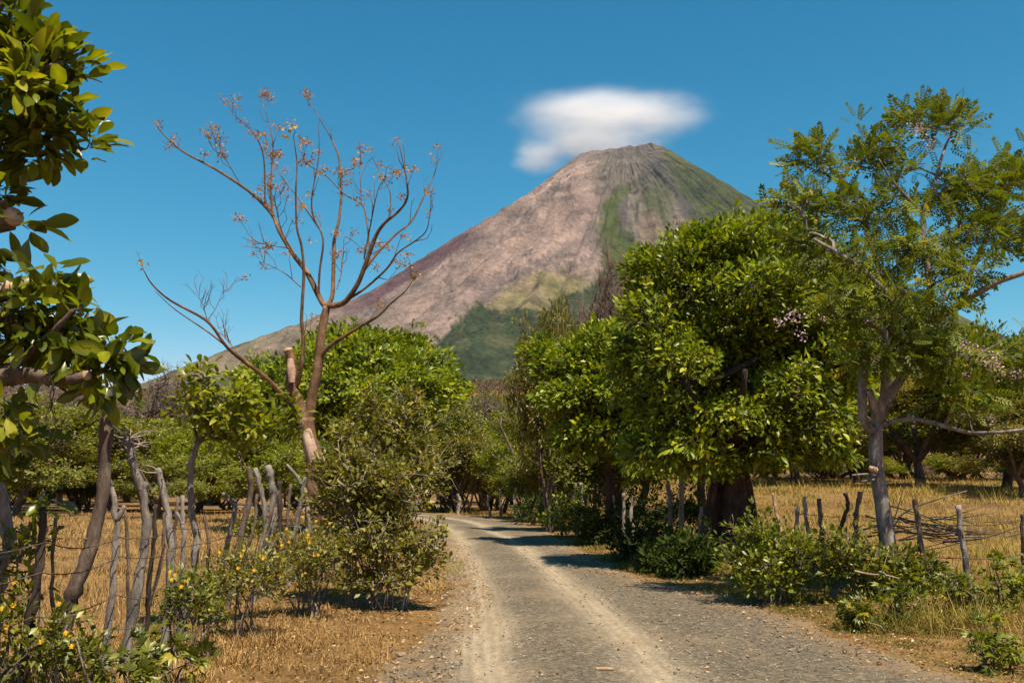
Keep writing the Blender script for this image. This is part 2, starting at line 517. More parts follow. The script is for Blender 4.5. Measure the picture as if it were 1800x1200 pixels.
def road_material():
    m, n, l = nodes_of('gray volcanic gravel with pale wheel tracks')
    a = n.new('ShaderNodeAttribute'); a.attribute_name = 'lane'
    sp = n.new('ShaderNodeSeparateXYZ'); l.new(a.outputs['Vector'], sp.inputs[0])
    tc = n.new('ShaderNodeTexCoord')
    mp = n.new('ShaderNodeMapping'); mp.inputs['Scale'].default_value = (1, .28, 1); l.new(a.outputs['Vector'], mp.inputs[0])
    wob = noise_n(n, l, .9, mp.outputs[0], 4, .6)
    fine = noise_n(n, l, 5.5, mp.outputs[0], 5, .65)
    grit = noise_n(n, l, 70, tc.outputs['Object'], 4, .75)
    grit2 = noise_n(n, l, 16, tc.outputs['Object'], 4, .7)
    u = math_n(n, l, 'ADD', sp.outputs[0], math_n(n, l, 'MULTIPLY', math_n(n, l, 'SUBTRACT', wob, .5), .75))
    d = math_n(n, l, 'SUBTRACT', math_n(n, l, 'ABSOLUTE', u), .76)
    d = math_n(n, l, 'DIVIDE', d, .30)
    tr = math_n(n, l, 'POWER', 2.718, math_n(n, l, 'MULTIPLY', math_n(n, l, 'MULTIPLY', d, d), -1.0))
    tr = math_n(n, l, 'MULTIPLY', tr, math_n(n, l, 'ADD', .35, math_n(n, l, 'MULTIPLY', fine, 1.0)), clamp=True)
    # fine lines drawn by tyres inside the tracks
    wv = n.new('ShaderNodeTexWave'); wv.inputs['Scale'].default_value = 2.6; wv.inputs['Distortion'].default_value = 2.5; wv.inputs['Detail'].default_value = 3
    mp2 = n.new('ShaderNodeMapping'); mp2.inputs['Scale'].default_value = (1, .035, 1); l.new(a.outputs['Vector'], mp2.inputs[0]); l.new(mp2.outputs[0], wv.inputs['Vector'])
    gr = ramp(n, [(.28, (.070, .058, .042)), (.47, (.132, .110, .080)), (.62, (.176, .148, .108)), (.78, (.36, .31, .235))]); l.new(grit, gr.inputs[0])
    g2 = ramp(n, [(.3, (.72, .72, .72)), (.7, (1.22, 1.2, 1.16))]); l.new(grit2, g2.inputs[0])
    def cells(sc_, lo, hi):
        v = n.new('ShaderNodeTexVoronoi'); v.inputs['Scale'].default_value = sc_; l.new(tc.outputs['Object'], v.inputs['Vector'])
        s3 = n.new('ShaderNodeSeparateColor'); l.new(v.outputs['Color'], s3.inputs[0])
        r3 = ramp(n, [(0, lo), (.55, (.95, .95, .95)), (.85, (1.15, 1.12, 1.08)), (1, hi)]); l.new(s3.outputs[0], r3.inputs[0]); return r3.outputs[0]
    peb = mixc(n, l, 1.0, cells(26, (.55, .55, .56), (1.9, 1.8, 1.65)), cells(58, (.6, .6, .6), (1.7, 1.6, 1.5)), 'MULTIPLY')
    gravel = mixc(n, l, .9, mixc(n, l, 1.0, gr.outputs[0], g2.outputs[0], 'MULTIPLY'), peb, 'MULTIPLY')
    dust = ramp(n, [(.25, (.30, .236, .150)), (.5, (.40, .315, .205)), (.75, (.47, .36, .22))]); l.new(fine, dust.inputs[0])
    dustc = mixc(n, l, .35, mixc(n, l, .25, dust.outputs[0], gr.outputs[0]), peb, 'MULTIPLY')
    dustc = mixc(n, l, .22, dustc, mixc(n, l, wv.outputs['Fac'], (.18, .16, .13), (.42, .36, .28)))
    c = mixc(n, l, tr, gravel, dustc)
    patch = noise_n(n, l, .5, tc.outputs['Object'], 3, .6)
    pm = ramp(n, [(.52, (0, 0, 0)), (.68, (1, 1, 1))]); l.new(patch, pm.inputs[0])
    c = mixc(n, l, math_n(n, l, 'MULTIPLY', pm.outputs[0], .35), c, (.27, .20, .12))
    em = n.new('ShaderNodeMapRange'); em.inputs[1].default_value = .75; em.inputs[2].default_value = 0.0; l.new(math_n(n, l, 'SUBTRACT', sp.outputs[2], math_n(n, l, 'MULTIPLY', math_n(n, l, 'SUBTRACT', noise_n(n, l, 2.2, tc.outputs['Object'], 5, .65), .5), 2.2)), em.inputs[0])
    c = mixc(n, l, math_n(n, l, 'MULTIPLY', em.outputs[0], .75), c, mixc(n, l, grit2, (.13, .085, .045), (.34, .23, .12)))
    b = n.new('ShaderNodeBsdfPrincipled'); b.inputs['Roughness'].default_value = .92; b.inputs['Specular IOR Level'].default_value = .15
    l.new(c, b.inputs['Base Color'])
    bp = n.new('ShaderNodeBump'); bp.inputs['Strength'].default_value = .7; bp.inputs['Distance'].default_value = .02
    l.new(math_n(n, l, 'ADD', grit, grit2), bp.inputs['Height']); l.new(bp.outputs[0], b.inputs['Normal'])
    o = n.new('ShaderNodeOutputMaterial'); l.new(b.outputs[0], o.inputs[0])
    return m

def build_road():
    ys = np.concatenate([np.linspace(-20, 5, 12), np.linspace(5.3, 60, 420), np.linspace(61, 80, 20)])
    nu = 33
    u = np.linspace(0, 1, nu)
    jl = .22 * fbm(ys * .8, ys * 0 + 3, 4) + .09 * fbm(ys * 4, ys * 0 + 9, 3)
    jr = .30 * fbm(ys * .7, ys * 0 + 31, 4) + .10 * fbm(ys * 4, ys * 0 + 19, 3)
    L = road_l(ys) + jl; R = road_r(ys) + jr
    X = L[:, None] + (R - L)[:, None] * u[None]; Y = np.repeat(ys[:, None], nu, 1)
    mid = np.interp(ys, RD, RMID)
    U = X - mid[:, None]
    ED = np.minimum(X - L[:, None], R[:, None] - X)
    Z = .004 + .03 * fbm(X * .9, Y * .35, 3) + .012 * fbm(X * 3.1, Y * 2.2, 3) - .03 * np.exp(-((np.abs(U) - .76) / .3) ** 2) + .03 * np.exp(-(U / .4) ** 2)
    edge = np.minimum(u, 1 - u)[None] * 2
    Z = np.where(edge < .05, np.minimum(Z, -.015), Z + .012)
    V = np.stack([X, Y, Z], -1).reshape(-1, 3)
    UV = np.stack([U, Y, ED], -1).reshape(-1, 3)
    ny = len(ys)
    i = np.arange(ny - 1)[:, None] * nu + np.arange(nu - 1)[None]
    F = np.stack([i, i + 1, i + nu + 1, i + nu], -1).reshape(-1, 4)
    o = add('road', make_mesh('road', V, F, smooth=True, uv=UV), road_material())
    tag(o, 'gray gravel road with two pale wheel tracks bending left', None, None, 'structure')
build_road()

# ------------------------------------------------------------------ volcano
VD = 4600.0
VS = VD / FPX * 1.01
def build_volcano():
    c = at(1100, 850, VD); X0 = c[0]
    nphi, nr = 800, 290
    phi = np.linspace(math.radians(-192), math.radians(12), nphi)
    rpx = np.concatenate([np.linspace(0, 60, 14), 60 + (1400 - 60) * np.linspace(0, 1, nr - 13)[1:] ** 1.35])
    PHI, RP = np.meshgrid(phi, rpx)
    hl = np.interp(RP, [0, 40, 70, 100, 160, 240, 340, 450, 560, 700, 820, 1000, 1200, 1400], [588, 587, 584, 568, 520, 470, 410, 340, 290, 240, 190, 120, 50, -15])
    hr = np.interp(RP, [0, 48, 66, 100, 150, 200, 260, 400, 600, 900, 1200, 1400], [590, 600, 597, 575, 545, 515, 480, 398, 300, 170, 50, -15])
    hf = np.interp(RP, [0, 40, 66, 100, 160, 240, 340, 450, 560, 700, 900, 1200, 1400], [586, 590, 584, 566, 522, 466, 400, 330, 265, 190, 100, 20, -15])
    wr = np.clip(np.cos(PHI), 0, 1) ** 1.5; wlft = np.clip(-np.cos(PHI), 0, 1) ** 1.5
    wf = np.clip(1 - wr - wlft, 0, 1)
    H = hl * wlft + hr * wr + hf * wf
    fall = ss(55, 260, RP)
    # radial gullies and lava levees
    rid = 1 - np.abs(fbm(PHI * 9 + 3, RP / 260., 4)) * 2
    rid2 = 1 - np.abs(fbm(PHI * 26 + .004 * RP + 7, RP / 300., 4)) * 2
    lump = fbm(PHI * 5 + 2 + RP / 900., RP / 120., 5)
    left = ss(-.1, -.75, np.cos(PHI + .25))
    rid3 = 1 - np.abs(fbm(PHI * 70 + .006 * RP + 2, RP / 170., 4)) * 2
    H = H + fall * (13 * (rid - .5) + 8 * (rid2 - .5) + 4.0 * (rid3 - .5) + 9 * lump)
    H = H + fall * left * 8 * fbm(PHI * 60, RP / 60. + PHI * 3, 4)
    H = H + ss(20, 60, RP) * (1 - fall) * 5 * fbm(PHI * 14, RP / 40., 3)
    xs_ = RP * np.cos(PHI)
    flat = 583 + 17 * ss(-50, 48, xs_) - 6 * ss(52, 66, xs_) + 3.5 * fbm(PHI * 9, RP / 14., 3)
    H = np.where(RP < 100, np.minimum(H + 30 * ss(100, 60, RP), flat) * ss(100, 62, RP) + H * (1 - ss(100, 62, RP)), H)
    X = RP * np.cos(PHI) * VS; Y = RP * np.sin(PHI) * VS; Z = H * VS
    # forested spur standing in front of the lower slope
    sp = np.exp(-((X + 520) / 330) ** 2 - ((Y + 1180) / 520) ** 2)
    Z = Z + 120 * sp * (1 + .5 * fbm(X / 170., Y / 170., 4))
    sp2 = np.exp(-((X + 180) / 300) ** 2 - ((Y + 1000) / 420) ** 2)
    Z = Z + 70 * sp2
    Y = np.minimum(Y, 330)
    V = np.stack([X + X0, Y + VD, Z], -1).reshape(-1, 3)
    # measured skyline of the mountain: raise or lower whole sectors until the outline is right
    tgt_x = np.array([-200, 100, 280, 400, 540, 650, 760, 860, 940, 1000, 1030, 1060, 1100, 1150, 1163, 1200, 1250, 1300, 1360, 1500, 1700, 2000])
    tgt_y = np.array([790, 725, 662, 612, 562, 511, 440, 380, 330, 281, 265, 263, 257, 251, 254, 276, 305, 335, 371, 455, 560, 690])
    for it in range(3):
        px, py = to_px(V)
        bins = np.linspace(-200, 2000, 276); bi = np.clip(np.digitize(px, bins) - 1, 0, 274)
        top_ = np.full(275, 1e9); np.minimum.at(top_, bi, py)
        bc = (bins[1:] + bins[:-1]) / 2; okb = top_ < 1e8
        ratio = (850 - np.interp(bc, tgt_x, tgt_y)) / np.maximum(850 - np.where(okb, top_, 700), 20)
        ratio = np.interp(bc, bc[okb], np.clip(ratio[okb], .3, 1.6))
        ker = np.ones(5) / 5; ratio = np.convolve(np.pad(ratio, 2, 'edge'), ker, 'valid')
        V[:, 2] = V[:, 2] * np.interp(px, bc, ratio)
    px, py = to_px(V)
    w1 = fbm(px / 22., py / 22., 4); w2 = fbm(px / 22. + 40, py / 22. + 9, 4); w3 = fbm(px / 70. + 3, py / 70., 3)
    # stretch along the fall line
    w4 = fbm(px / 7., py / 7., 4); w5 = fbm(px / 7. + 30, py / 7., 4)
    ex = px + 14 * w1 + 18 * w3 + 9 * w4; ey = py + 12 * w2 + 9 * w5
    rnd_f = fbm(PHI.ravel() * 34, RP.ravel() / 90., 4)
    def C(*v): return np.array(v)
    col = np.empty((len(V), 3)); col[:] = C(.238, .176, .150)          # pinkish lava
    def lay(mask, c):
        mk = np.clip(mask, 0, 1)[:, None]
        col[:] = col * (1 - mk) + np.asarray(c) * mk
    def line(pts, x): return np.interp(x, [p[0] for p in pts], [p[1] for p in pts])
    # pale and dark lava tongues running down to the left
    s = (ex - 1050) * .57 + (ey - 280) * 1.0          # across the flow
    tongue = fbm((ex * .86 - ey * .5) / 140., (ex * .5 + ey * .86) / 13., 5)
    lay(ss(.05, .5, tongue) * .75, (.33, .245, .21))
    lay(ss(.05, .45, -tongue) * .7, (.155, .125, .118))
    fx, fy = (ex * .80 - ey * .60), (ex * .60 + ey * .80)
    ledge = 1 - np.abs(fbm(fx / 46. + 5, fy / 10. + 2, 5)) * 2.2
    lay(ss(.66, .92, ledge) * ss(-.25, .25, w3 + .3 * w1) * .85, (.098, .080, .078))
    pale = fbm(fx / 60. + 11, fy / 9. + 7, 5)
    lay(ss(.25, .5, pale) * .65, (.34, .255, .220))
    # dark purple scarp under the left skyline
    sky_l = line([(250, 672), (400, 610), (540, 560), (650, 510), (760, 440), (860, 380), (940, 330), (1000, 280)], px)
    dep = py + 4 * w1 - sky_l
    lay(ss(-8, 2, dep) * ss(34, 22, dep) * ss(560, 660, px) * ss(880, 800, px), (.105, .062, .070))
    lay(ss(-60, -8, dep) * ss(6, -2, dep) * ss(520, 600, px), (.17, .135, .125))
    # low far left shoulder: green and straw
    lay(ss(620, 480, ex) * .6, (.19, .16, .095))
    lay(ss(600, 520, ex) * ss(-30, -12, dep) * ss(12, 0, dep) * .8, (.075, .085, .045))
    lay(ss(40, 52, dep + 10 * w3) * ss(720, 600, ex) * .8, (.055, .070, .036))
    # summit gray ash
    lay(ss(1020, 1060, ex) * ss(470, 400, ey) * ss(1240, 1160, ex) * .85, (.135, .118, .098))
    strk = fbm(PHI.ravel() * 55, RP.ravel() / 160., 3)
    fine_s = 1 - np.abs(fbm(PHI.ravel() * 120, RP.ravel() / 120., 4)) * 2.2
    lay(ss(1030, 1070, ex) * ss(470, 400, ey) * ss(1260, 1200, ex) * ss(.6, .9, fine_s) * .7, (.070, .062, .058))
    lay(ss(1040, 1080, ex) * ss(480, 420, ey) * ss(1250, 1190, ex) * ss(.1, .5, strk) * .7, (.20, .175, .15))
    lay(ss(1120, 1150, ex) * ss(1215, 1180, ex) * ss(262, 280, ey) * ss(400, 340, ey) * .75, (.085, .076, .070))
    # green right flank
    edge_r = line([(240, 1165), (300, 1170), (360, 1185), (420, 1175), (470, 1210), (520, 1210), (640, 1190)], ey) if False else np.interp(ey, [240, 300, 360, 420, 470, 520, 640], [1168, 1172, 1188, 1195, 1205, 1205, 1190])
    gr = ss(-6, 22, ex - edge_r)
    lay(gr, (.064, .076, .030))
    lay(gr * ss(.1, .5, w3) * .7, (.105, .105, .036))
    lay(gr * ss(.05, .4, rnd_f) * .6, (.045, .060, .030))
    lay(gr * ss(.62, .9, 1 - np.abs(fbm(PHI.ravel() * 40 + 4, RP.ravel() / 110., 4)) * 2.2) * .7, (.040, .042, .034))
    # dark rock gully down the right side
    gx = np.interp(ey, [270, 300, 340, 380, 420], [1150, 1162, 1185, 1205, 1250])
    lay(np.exp(-((ex - gx) / 9) ** 2) * ss(280, 295, ey) * ss(420, 380, ey) * .9, (.070, .062, .062))
    # inner green strip below the crater
    gxs = np.interp(ey, [310, 360, 420, 480, 560], [1110, 1072, 1085, 1105, 1095])
    wd = np.interp(ey, [310, 360, 420, 480, 560], [12, 32, 38, 48, 70])
    lay(ss(1.1, .5, np.abs(ex - gxs) / wd) * ss(305, 345, ey), (.062, .078, .026))
    lay(ss(1.0, .4, np.abs(ex - 1150) / 26) * ss(300, 340, ey) * ss(430, 390, ey) * .7, (.075, .085, .034))
    # brown scree fan
    lay(ss(1.0, .5, np.abs(ex - np.interp(ey, [380, 460], [1135, 1160])) / 24) * ss(360, 400, ey) * ss(480, 450, ey), (.17, .128, .098))
    lay(ss(1.0, .5, np.abs(ex - 1098) / 13) * ss(335, 355, ey) * ss(415, 390, ey), (.095, .082, .078))
    # golden grass band above the forest
    top = line([(640, 700), (760, 600), (830, 545), (880, 505), (930, 478), (1000, 470), (1060, 470)], ex)
    lay(ss(-8, 26, ey - top) * ss(700, 770, px) * ss(1100, 1020, ex) * (.72 + .5 * w1), (.200, .172, .075))
    lay(ss(-4, 14, ey - top) * ss(700, 760, px) * ss(1100, 1020, ex) * ss(-.1, .4, w2) * .75, (.125, .122, .055))
    # dark forest at the foot
    ft = line([(560, 720), (700, 650), (770, 595), (810, 550), (850, 532), (890, 552), (930, 535), (960, 548), (1000, 520), (1040, 500), (1080, 475), (1120, 462), (1160, 520), (1500, 640)], ex)
    forest = ss(-3, 6, ey - ft)
    lay(forest, (.036, .050, .026))
    lay(forest * ss(-.1, .5, fbm(px / 6., py / 5., 3)) * .7, (.062, .078, .036))
    lay(forest * ss(.1, .5, fbm(px / 30. + 9, py / 24., 3)) * .5, (.085, .085, .042))
    tone = np.concatenate([np.clip(col, .01, .9), forest[:, None]], 1)
    i = np.arange(len(rpx) - 1)[:, None] * nphi + np.arange(nphi - 1)[None]
    F = np.stack([i, i + nphi, i + nphi + 1, i + 1], -1).reshape(-1, 4)
    m, n, l = nodes_of('volcanic slope')
    a = n.new('ShaderNodeAttribute'); a.attribute_name = 'tone'
    tc = n.new('ShaderNodeTexCoord')
    f1 = noise_n(n, l, .011, tc.outputs['Object'], 8, .68)
    f2 = noise_n(n, l, .06, tc.outputs['Object'], 6, .7)
    vo = n.new('ShaderNodeTexVoronoi'); vo.inputs['Scale'].default_value = .055; l.new(tc.outputs['Object'], vo.inputs['Vector'])
    r1 = ramp(n, [(.3, (.45, .45, .48)), (.5, (1, 1, 1)), (.7, (1.5, 1.45, 1.4))]); l.new(f1, r1.inputs[0])
    r2 = ramp(n, [(.3, (.72, .72, .74)), (.7, (1.24, 1.22, 1.2))]); l.new(f2, r2.inputs[0])
    c2 = mixc(n, l, 1.0, mixc(n, l, 1.0, a.outputs['Color'], r1.outputs[0], 'MULTIPLY'), r2.outputs[0], 'MULTIPLY')
    b = n.new('ShaderNodeBsdfPrincipled'); b.inputs['Roughness'].default_value = .95; b.inputs['Specular IOR Level'].default_value = .05
    l.new(c2, b.inputs['Base Color'])
    hgt = math_n(n, l, 'ADD', math_n(n, l, 'MULTIPLY', f1, 1.0), math_n(n, l, 'MULTIPLY', f2, .35))
    crown = math_n(n, l, 'MULTIPLY', math_n(n, l, 'SUBTRACT', 1.0, vo.outputs['Distance']), .5)
    mxh = n.new('ShaderNodeMix'); mxh.data_type = 'FLOAT'
    l.new(a.outputs['Alpha'], mxh.inputs[0]); l.new(hgt, mxh.inputs[2]); l.new(math_n(n, l, 'ADD', hgt, crown), mxh.inputs[3])
    bp = n.new('ShaderNodeBump'); bp.inputs['Strength'].default_value = .8; bp.inputs['Distance'].default_value = 60.0
    l.new(mxh.outputs[0], bp.inputs['Height']); l.new(bp.outputs[0], b.inputs['Normal'])
    o = n.new('ShaderNodeOutputMaterial'); l.new(b.outputs[0], o.inputs[0])
    ob = add('volcano', make_mesh('volcano', V, F, smooth=True, col=tone), m)
    tag(ob, 'tall cone volcano with pink lava slopes and green right flank', None, None, 'structure')
build_volcano()

# ------------------------------------------------------------------ distant woodland
def build_hill():
    xs = np.linspace(-1500, 1500, 121); ys = np.linspace(190, 900, 46)
    X, Y = np.meshgrid(xs, ys)
    Z = hill_z(X, Y)
    V = np.stack([X, Y, Z], -1).reshape(-1, 3)
    nx = len(xs)
    i = np.arange(len(ys) - 1)[:, None] * nx + np.arange(nx - 1)[None]
    F = np.stack([i, i + 1, i + nx + 1, i + nx], -1).reshape(-1, 4)
    o = add('hill', make_mesh('hill', V, F, smooth=True), ground_material())
    tag(o, 'low brown hill below the volcano', None, None, 'structure')

def hill_z(X, Y):
    top = np.interp(X / np.maximum(Y, 1) * FPX + 900, [-400, 0, 250, 420, 700, 900, 1000, 1300, 1800, 2400], [50, 48, 46, 45, 47, 50, 52, 60, 66, 60])
    return -1 + top * ss(200, 520, Y) * (1 + .05 * fbm(X / 90., Y / 90., 3)) + 60 * ss(520, 900, Y) * .0

def build_dry_forest():
    g = np.random.default_rng(5)
    n = 2300
    d = 215 + 330 * g.random(n) ** .8
    px = g.uniform(-80, 1880, n)
    X = (px - 900) / FPX * d
    Z = hill_z(X, d)
    kind = fbm(X / 60., d / 60., 3)
    parts_a, parts_b = [], []
    per = 85
    R = g.uniform(2.4, 4.6, n)
    k = np.repeat(np.arange(n), per)
    dirs = unit(len(k), g); dirs[:, 2] = np.abs(dirs[:, 2]) * 1.0 - .15
    P = np.stack([X, d, Z + 2.2], 1)[k] + dirs * (R[k] * (.55 + .45 * g.random(len(k))))[:, None] * np.array([1, 1, .95])
    v, f = leaf_simple(.22, .1, .1)
    A = norm(dirs + unit(len(k), g) * .7); N = norm(unit(len(k), g) + np.array([0, 0, .6]))
    S = g.uniform(.45, 1.25, len(k))
    r = np.clip(.5 + .28 * kind[k] * 1.6 + g.normal(size=len(k)) * .16, 0, 1)
    V, F, Rr = scatter(v, f, P, A, N, S, r)
    mat = leaf_mat('leafless dry woodland', [(0, (.075, .055, .038)), (.42, (.155, .105, .070)), (.62, (.215, .150, .098)), (.8, (.115, .105, .045)), (1, (.055, .075, .028))], .85, .2, .1, (1, .9, .7))
    o = add('dry_forest', make_mesh('dry_forest', V, F, Rr), mat)
    tag(o, 'brown leafless woodland covering the hill under the volcano', 'woodland', None, 'stuff')
build_hill()
build_dry_forest()

# ------------------------------------------------------------------ tree prototypes for the middle distance
def tips_to_crown(name, pts, dirs, centre, g, leafspec, mat, parent, base, kind='stuff'):
    tv, tf, per, spread, size, nup, flat = leafspec
    out = norm(pts - centre)
    P, A, N, S, k = clump_leaves(pts, dirs, g, per, spread, size, out, nup=nup, flat=flat)
    cl = g.random(len(pts))
    r = np.clip(.32 + .30 * cl[k] + .26 * g.normal(size=len(P)) * .7, 0, 1)
    V, F, R = scatter(tv, tf, P - base, A, N, S, r)
    o = add(name, make_mesh(name, V, F, R), mat, parent)
    return o

PROTO = {}
def proto(key, seed, height, crown_base, rad, ntips, leaves, barkmat, leafmat, style='dome', trunk_r=.22, per=14, size=.17, spread=.33, stems=1):
    """tree standing at the origin, parts returned as meshes to be shared by its copies"""
    g = np.random.default_rng(seed)
    limbs = []
    hb = crown_base
    for s_ in range(stems):
        b = np.array([g.normal() * .12, g.normal() * .12, -.3]) if stems > 1 else np.array([0, 0, -.3])
        lean = g.normal(size=2) * .25
        fork = np.array([lean[0], lean[1], hb * g.uniform(.75, 1.0)])
        limbs.append((np.array([b, b * .5 + fork * .5 + np.append(g.normal(size=2) * .12, 0), fork]), trunk_r, trunk_r * .75))
        nl = 5 if stems == 1 else 2
        a0 = g.random() * 6.28
        for i in range(nl):
            a = a0 + i * 6.283 / nl + g.normal() * .3
            e = np.array([math.cos(a) * rad * .6, math.sin(a) * rad * .6, hb + (height - hb) * g.uniform(.45, .8)])
            m = fork * .5 + e * .5 + np.array([0, 0, g.uniform(-.3, .5)])
            limbs.append((np.array([fork, m, e]), trunk_r * .6, trunk_r * .2))
    lobes = []
    if style == 'dome':
        for i in range(11):
            a = g.random() * 6.28; q = g.random() ** .5 * .68
            hz = hb + (height - hb) * (.62 - .38 * q + .1 * g.normal())
            lobes.append((np.array([math.cos(a) * q * rad, math.sin(a) * q * rad, hz]), np.array([rad * .42, rad * .42, (height - hb) * g.uniform(.26, .36)])))
        pts, _ = lobes_points(clumpy(lobes, g, 6), ntips, g, .5, -.6)
    elif style == 'layer':
        for i in range(15):
            a = g.random() * 6.28; q = g.random() ** .5 * .75
            hz = hb + (height - hb) * (g.uniform(.12, .92) * (1 - .25 * q))
            lobes.append((np.array([math.cos(a) * q * rad, math.sin(a) * q * rad, hz]), np.array([rad * g.uniform(.28, .46), rad * g.uniform(.28, .46), (height - hb) * g.uniform(.10, .22)])))
        pts, _ = lobes_points(lobes, ntips, g, .2, -1)
    else:
        for i in range(9):
            a = g.random() * 6.28; q = g.random() ** .5 * .65
            hz = hb + (height - hb) * g.uniform(.3, .8)
            lobes.append((np.array([math.cos(a) * q * rad, math.sin(a) * q * rad, hz]), np.array([rad * .5, rad * .5, (height - hb) * .35])))
        pts, _ = lobes_points(lobes, ntips, g, .3, -.8)
    T, dirs, order = grow(limbs, pts, g, .14, 4, 0, .011 if leaves else .014, .42, trunk_r * .6)
    for Q, R in order: T.add(Q, R, 7, wob=.12)
    tm = T.mesh('trunk'); tm.materials.append(barkmat)
    cm = None
    if leaves:
        c = np.array([0, 0, hb + (height - hb) * .25])
        out = norm(pts - c)
        tv, tf = leaf_simple(.27, .06, .1)
        P, A, N, S, k = clump_leaves(pts, dirs, g, per, spread, size, out, nup=.9, flat=.55 if style == 'layer' else .8)
        cl = g.random(len(pts))
        r = np.clip(.22 + .40 * cl[k] + .20 * g.normal(size=len(P)), 0, 1)
        V, F, R = scatter(tv, tf, P, A, N, S, r)
        cm = make_mesh('crown', V, F, R); cm.materials.append(leafmat)
    else:
        # bare crown: a haze of very fine twigs as part of its own
        T2 = Tubes()
        for p, d in zip(pts, dirs):
            for q in range(9):
                e = norm(d + unit(1, g)[0] * .9 + np.array([0, 0, .25])); L = g.uniform(.3, .75)
                T2.add(np.array([p, p + e * L * .5 + g.normal(size=3) * .04, p + e * L]), np.array([.015, .012, .007]), 3, cap=False)
        cm = T2.mesh('crown'); cm.materials.append(barkmat)
    PROTO[key] = (tm, cm, height, rad)

proto('dome_a', 21, 7.0, 2.2, 3.6, 1000, True, M['bark_dark'], M['leaf_deep'], 'dome', .26, 26, .17, .34)
proto('dome_b', 22, 6.4, 1.8, 3.2, 900, True, M['bark_dark'], M['leaf_bright'], 'dome', .22, 26, .16, .34)
proto('layer_a', 23, 7.0, 1.7, 4.0, 1000, True, M['bark_brown'], M['leaf_layer'], 'layer', .22, 24, .17, .36)
proto('layer_b', 24, 6.6, 1.6, 4.2, 950, True, M['bark_brown'], M['leaf_layer'], 'layer', .25, 24, .17, .38)
proto('loose_a', 25, 5.6, .7, 2.6, 640, True, M['bark_brown'], M['leaf_yellow'], 'loose', .12, 20, .16, .32, 4)
proto('loose_b', 26, 5.0, .5, 2.4, 640, True, M['bark_brown'], M['leaf_layer'], 'loose', .10, 22, .15, .32, 5)
proto('bare_a', 27, 6.5, 1.5, 3.0, 420, False, M['twig_gray'], None, 'loose', .14, stems=3)
proto('bare_b', 28, 6.0, 1.6, 3.4, 420, False, M['twig_gray'], None, 'layer', .16)

def plant_tree(key, name, label, px, d, top_py, width_px, rot, leaf=None, bark=None, group=None, cat='tree', z=None):
    tm, cm, h, rad = PROTO[key]
    b = on_ground(px, d)
    if z is not None: b[2] = z
    top = at(px, top_py, d)[2]
    sz = max(.2, (top - b[2])) / h
    sx = width_px / FPX * d / (2 * rad * 1.02)
    r = root(name, label, cat, b, group)
    r.scale = (sx, sx, sz); r.rotation_euler = (0, 0, rot)
    t = add('trunk', tm, bark or tm.materials[0], r)
    c = add('crown', cm, leaf or cm.materials[0], r)
    c['kind'] = 'stuff'
    return r

LY, BR, DP, YE, OL = M['leaf_layer'], M['leaf_bright'], M['leaf_deep'], M['leaf_yellow'], M['leaf_olive']
G1 = 'trees along the far edge of the left pasture'
for a in [
    ('layer_a', 'pasture_tree', 'layered pale green pasture tree at the far left edge of the picture', 40, 52, 690, 300, .3, LY),
    ('layer_b', 'pasture_tree', 'wide layered pale green tree behind the tall dark post', 195, 60, 705, 310, 1.2, LY),
    ('dome_b', 'pasture_tree', 'rounded bright green pasture tree between the gray posts and the dome tree', 350, 55, 735, 220, 2.2, BR),
    ('layer_a', 'pasture_tree', 'low bright green crown just left of the flat domed tree', 455, 43, 745, 260, 3.0, BR),
    ('layer_b', 'pasture_tree', 'small pale tree low behind the leaning gray posts', 285, 47, 790, 190, 4.1, LY),
    ]:
    plant_tree(*a[:8], leaf=a[8], group=G1)
G2 = 'leafless trees behind the left pasture'
plant_tree('bare_a', 'bare_tree', 'gray leafless tree rising above the pasture trees near the volcano foot', 262, 72, 668, 230, .5, group=G2)
plant_tree('bare_b', 'bare_tree', 'gray leafless tree behind the layered trees under the sawn limb', 110, 76, 680, 260, 1.6, group=G2)
plant_tree('bare_a', 'bare_tree', 'gray leafless tree just left of the bare red limbed tree', 365, 84, 690, 210, 2.7, group=G2)
plant_tree('bare_b', 'bare_tree', 'gray leafless tree partly hidden by the leaves at the left edge', 10, 80, 675, 220, 3.3, group=G2)
plant_tree('dome_a', 'evergreen_tree', 'dark green round tree on the skyline under the volcano left foot', 400, 120, 652, 150, .2, DP)
plant_tree('dome_b', 'evergreen_tree', 'small dark green tree on the skyline left of the flat domed crown', 320, 125, 662, 110, 1.9, DP)

G3 = 'trees and scrub at the bend of the road'
for a in [
    ('loose_b', 'roadside_tree', 'pale green loose tree right of the flat domed crown at the bend', 775, 62, 712, 150, .4, LY),
    ('dome_b', 'roadside_tree', 'soft pale green round tree in the middle behind the bend', 850, 92, 672, 150, .9, LY),
    ('loose_a', 'roadside_tree', 'orange tinged loose tree above the far end of the road', 812, 60, 760, 150, 1.4, YE),
    ('dome_b', 'roadside_tree', 'fresh green small tree above the pale posts at the bend', 885, 56, 770, 120, 2.4, BR),
    ('layer_b', 'roadside_tree', 'yellow green layered tree centre right of the road bend', 935, 50, 690, 210, 3.2, BR),
    ('loose_a', 'roadside_tree', 'yellowing scrubby tree over the pale fence stems', 965, 45, 770, 170, .8, YE),
    ('loose_b', 'roadside_tree', 'olive scrub tree under the dense dark roadside crown', 1030, 37, 735, 200, 2.0, OL),
    ('loose_b', 'roadside_tree', 'low green scrub closing the view where the road disappears', 750, 66, 770, 140, 3.9, BR),
    ]:
    plant_tree(*a[:8], leaf=a[8], group=G3)
plant_tree('bare_b', 'bare_tree', 'pale gray leafless tree in the gap above the road bend', 850, 70, 690, 170, .7, group='leafless trees by the road')
